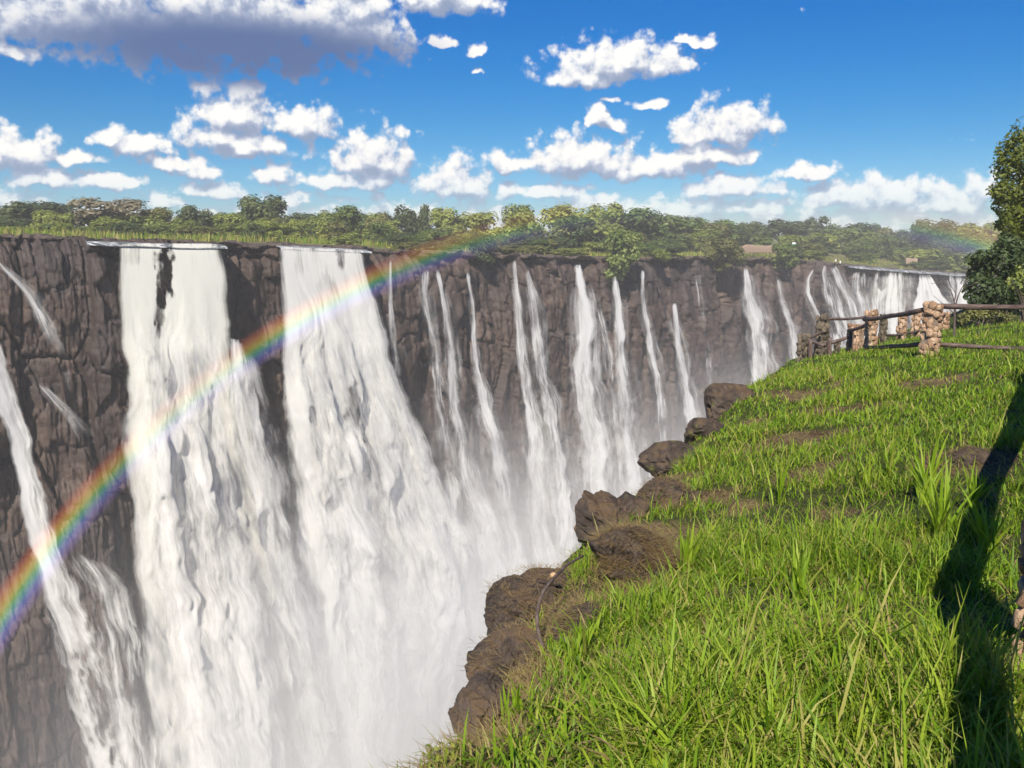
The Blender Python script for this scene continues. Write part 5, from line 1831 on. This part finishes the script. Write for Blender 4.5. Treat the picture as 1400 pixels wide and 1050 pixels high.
# two people in white on the far rocks
def person_mesh(name, seed):
    me = bpy.data.meshes.new(name)
    j = {'pel': (0, 0, 0.92), 'chest': (0, 0, 1.28), 'neck': (0, 0, 1.46), 'head': (0, -0.02, 1.60), 'crown': (0, 0, 1.72),
         'hl': (0.10, 0, 0.86), 'kl': (0.12, -0.03, 0.48), 'fl': (0.13, 0.02, 0.06), 'tl': (0.14, -0.14, 0.03),
         'hr': (-0.10, 0, 0.86), 'kr': (-0.12, -0.02, 0.48), 'fr': (-0.13, 0.03, 0.06), 'tr': (-0.14, -0.13, 0.03),
         'sl': (0.19, 0, 1.38), 'el': (0.25, 0.02, 1.10), 'wl': (0.26, -0.06, 0.86), 'sr': (-0.19, 0, 1.38), 'er': (-0.25, 0.03, 1.10), 'wr': (-0.24, -0.08, 0.88)}
    rad = {'pel': .15, 'chest': .16, 'neck': .06, 'head': .10, 'crown': .08, 'hl': .10, 'kl': .065, 'fl': .045, 'tl': .04, 'hr': .10, 'kr': .065, 'fr': .045, 'tr': .04, 'sl': .07, 'el': .048, 'wl': .036, 'sr': .07, 'er': .048, 'wr': .036}
    ks = list(j)
    E = [('pel', 'chest'), ('chest', 'neck'), ('neck', 'head'), ('head', 'crown'), ('pel', 'hl'), ('hl', 'kl'), ('kl', 'fl'), ('fl', 'tl'), ('pel', 'hr'), ('hr', 'kr'), ('kr', 'fr'), ('fr', 'tr'), ('chest', 'sl'), ('sl', 'el'), ('el', 'wl'), ('chest', 'sr'), ('sr', 'er'), ('er', 'wr')]
    me.from_pydata([j[k_] for k_ in ks], [(ks.index(a), ks.index(b)) for a, b in E], [])
    return me, [rad[k_] for k_ in ks]


m_person, t, out = new_mat('white_clothes_and_skin')
zz = t.sep(t.node('ShaderNodeTexCoord').outputs['Object'])[2]
principled(t, out, t.ramp(t.ss(zz, 0.0, 1.75, lin=True), [(0.0, (0.05, 0.05, 0.06)), (0.32, (0.74, 0.73, 0.70)), (0.835, (0.20, 0.11, 0.07)), (0.93, (0.03, 0.02, 0.02))], 'CONSTANT'), 0.8)
for px, py, bk_, rot, lab in ((1143, 351, 12, 0.4, 'person in white standing on the far rocks, the left of two'), (1149, 355, 8, -0.6, 'person in white standing on the far rocks, the right of two')):
    me, rad = person_mesh('person', 1)
    p = far_pt(px, py, bk_)
    k = float(kpx(px, py))
    p[2] = float(plat_z(np.array(k), np.array(float(bk_))))
    o = link('person', me, None, lab, 'person', 'people on the far cliff top')
    md = o.modifiers.new('skin', 'SKIN')
    for v_, r_v in zip(me.skin_vertices[0].data, rad):
        v_.radius = (r_v, r_v)
    me.skin_vertices[0].data[0].use_root = True
    sb = o.modifiers.new('sub', 'SUBSURF'); sb.levels = 1; sb.render_levels = 1
    me.materials.append(m_person)
    o.location = p
    o.rotation_euler = (0, 0, rot)

# pale patch of bare ground with a low wall of earth on the far side
m_clay = plain('pale_clay', (0.34, 0.24, 0.17), 0.95)
for x0, x1, py0, bk_, nm, lab in ((1012, 1062, 339, 24, 'earth_wall', 'long pale reddish earth wall in the scrub on the far cliff top'), (1238, 1254, 356, 20, 'earth_wall', 'short pale earth wall by the rapids on the far cliff top')):
    xs = np.linspace(x0, x1, 14)
    Vb, Fb = [], []
    pts = np.array([far_pt(x_, py0, bk_) for x_ in xs])
    hgt = 1.3 + 0.5 * fbm(np.linspace(0, 4, 14), np.zeros(14), 3, 2)
    ring = []
    for p, h_ in zip(pts, hgt):
        ring += [p + [0, -0.5, -1.5], p + [0, -0.35, h_ * 0.5 - 0.2], p + [0, 0.1, h_ - 0.3], p + [0.1, 0.8, h_ * 0.6 - 0.3], p + [0.1, 1.0, -1.5]]
    V = np.array(ring)
    c0 = V.mean(0)
    o = link(nm, mesh_np(nm, V - c0, grid_faces(14, 5), m_clay, False), None, lab, 'wall', None, None, tuple(c0))

# ================================================================== rainbow: light painted as colour on a ribbon along the 42 degree cone about the shadow point
m_bow, t, out = new_mat('painted_bow')
rad = t.attr('band')[2]; fd = t.attr('fade')[2]
bc = t.ramp(rad, [(0.0, (0, 0, 0)), (0.14, (0.10, 0.06, 0.24)), (0.26, (0.10, 0.13, 0.50)), (0.38, (0.06, 0.34, 0.38)), (0.48, (0.12, 0.46, 0.12)), (0.58, (0.50, 0.48, 0.04)), (0.70, (0.58, 0.28, 0.02)), (0.82, (0.40, 0.09, 0.02)), (0.93, (0.12, 0.02, 0.01)), (1.0, (0, 0, 0))])
nzr = t.noise(t.node('ShaderNodeNewGeometry').outputs['Position'], 0.05, 3, 0.5)
df = t.node('ShaderNodeBsdfDiffuse')
t.put(df.inputs['Color'], t.mix(1.0, bc, t.comb(t.m('MULTIPLY', fd, t.ss(nzr, 0.34, 0.64, 0.55, 1.15)), t.m('MULTIPLY', fd, t.ss(nzr, 0.34, 0.64, 0.55, 1.15)), t.m('MULTIPLY', fd, t.ss(nzr, 0.34, 0.64, 0.55, 1.15))), 'MULTIPLY'))
tp = t.node('ShaderNodeBsdfTransparent')
ad = t.node('ShaderNodeAddShader')
t.nt.links.new(df.outputs[0], ad.inputs[0]); t.nt.links.new(tp.outputs[0], ad.inputs[1])
t.nt.links.new(ad.outputs[0], out.inputs['Surface'])
e3 = np.array(anti); e1 = np.cross(e3, [0, 0, 1.0]); e1 /= np.linalg.norm(e1); e2 = np.cross(e1, e3)   # e1 right, e2 up
na, nr_ = 200, 24
ang = np.radians(np.linspace(-52, 96, na))          # from the top of the bow; positive towards the left
rho = np.radians(np.linspace(40.85, 43.05, nr_))
AA, RH = np.meshgrid(ang, rho)
dirs = (np.cos(RH)[..., None] * e3 + np.sin(RH)[..., None] * (np.cos(AA)[..., None] * e2 - np.sin(AA)[..., None] * e1))
BOW_R = 88.0
Vb = dirs * BOW_R
band = (RH - rho[0]) / (rho[-1] - rho[0])
deg = np.degrees(AA)
# strong where spray fills the gorge, faint against the open sky, back again at the right
fade = np.interp(deg, [-52, -42, -34, -27, -21, -14, 0, 10, 18, 26, 34, 60, 96], [0.0, 0.16, 0.24, 0.20, 0.10, 0.012, 0.01, 0.03, 0.08, 0.16, 0.26, 0.30, 0.28])
o = link('rainbow', mesh_np('rainbow', Vb.reshape(-1, 3), grid_faces(nr_, na), m_bow, True, {'band': band.ravel(), 'fade': fade.ravel()}), None, 'rainbow arching through the spray across the falls', 'rainbow')

# ================================================================== air
def box_obj(name, lo, hi, mat, label):
    bm = bmesh.new()
    bmesh.ops.create_cube(bm, size=1.0)
    lo = Vector(lo); hi = Vector(hi)
    for v in bm.verts:
        v.co = Vector([lo[i] + (v.co[i] + 0.5) * (hi[i] - lo[i]) for i in range(3)])
    me = bpy.data.meshes.new(name); bm.to_mesh(me); bm.free()
    me.materials.append(mat)
    return link(name, me, None, label, None, None, 'stuff')


# spray standing in the gorge: thick at the foot of the falls, thinning upwards
m_mist, t, out = new_mat('falls_spray')
pos = t.node('ShaderNodeTexCoord').outputs['Object']
X_, Y_, Z_ = t.sep(pos)
nz = t.noise(pos, 0.028, 3, 0.6)
hgt = t.ss(Z_, -19.0, -108.0, 0.0, 1.0, True)
dens = t.m('MULTIPLY', t.m('POWER', hgt, 2.2), t.ss(nz, 0.32, 0.66, 0.25, 1.6))
dens = t.m('MULTIPLY', dens, t.ss(X_, -66.0, -26.0, 0.05 * MIST, MIST))
ctr = t.m('SUBTRACT', 1.0, t.m('MULTIPLY', t.m('ABSOLUTE', t.m('ADD', X_, 14.0)), 1.0 / 34.0), clamp=True)
dens = t.m('MULTIPLY', dens, t.m('MULTIPLY_ADD', ctr, 0.55, 1.0))
vol = t.node('ShaderNodeVolumePrincipled')
vol.inputs['Color'].default_value = (0.97, 0.97, 0.97, 1)
vol.inputs['Anisotropy'].default_value = -0.25
t.put(vol.inputs['Density'], dens)
t.nt.links.new(vol.outputs[0], out.inputs['Volume'])
# the spray fills a slab of the gorge that follows the falls
k_ = np.linspace(kpx(-350), kpx(1330), 26)
Yl, Zl, s_, nx, ny = lipk(k_)
bx, by = k_ * Yl, Yl
Vm = []
for i in range(len(k_)):
    for off_ in (-1.0, 62.0):
        for z_ in (-GORGE + 4.0, -18.0):
            Vm.append((bx[i] + nx[i] * off_, by[i] + ny[i] * off_, z_))
Fm = []
for i in range(len(k_) - 1):
    a = i * 4; b = a + 4
    Fm += [(a, b, b + 1, a + 1), (a + 2, a + 3, b + 3, b + 2), (a, a + 2, b + 2, b), (a + 1, b + 1, b + 3, a + 3)]
Fm += [(0, 1, 3, 2), (len(Vm) - 4, len(Vm) - 2, len(Vm) - 1, len(Vm) - 3)]
me = mesh_np('spray_mist', np.array(Vm), np.array(Fm), m_mist, False)
bm = bmesh.new(); bm.from_mesh(me); bmesh.ops.recalc_face_normals(bm, faces=bm.faces[:]); bm.to_mesh(me); bm.free()
link('spray_mist', me, None, 'white spray rising from the foot of the falls', kind='stuff')
m_mist.cycles.volume_step_rate = 1.0

# thin haze through which the far side pales
m_haze, t, out = new_mat('haze_air')
vol = t.node('ShaderNodeVolumePrincipled')
vol.inputs['Color'].default_value = (1.0, 0.97, 0.93, 1)
vol.inputs['Density'].default_value = HAZE
vol.inputs['Anisotropy'].default_value = 0.0
t.nt.links.new(vol.outputs[0], out.inputs['Volume'])
allv = []
for o in col.objects:
    if o.type == 'MESH' and o.name.split('.')[0] in ('cliff', 'plateau', 'gorge_water', 'grassy_bank', 'rainbow'):
        n_ = len(o.data.vertices); co = np.empty(n_ * 3, np.float32); o.data.vertices.foreach_get('co', co)
        allv.append(co.reshape(-1, 3))
allv = np.concatenate(allv)
lo = allv.min(0) - 2.0; hi = allv.max(0) + 2.0
hi[2] = max(hi[2], 14.0)
box_obj('haze', lo, (hi[0], hi[1], 26.0), m_haze, 'thin bright haze over the gorge and the far bank')
print('HAZE BOX', lo, hi)
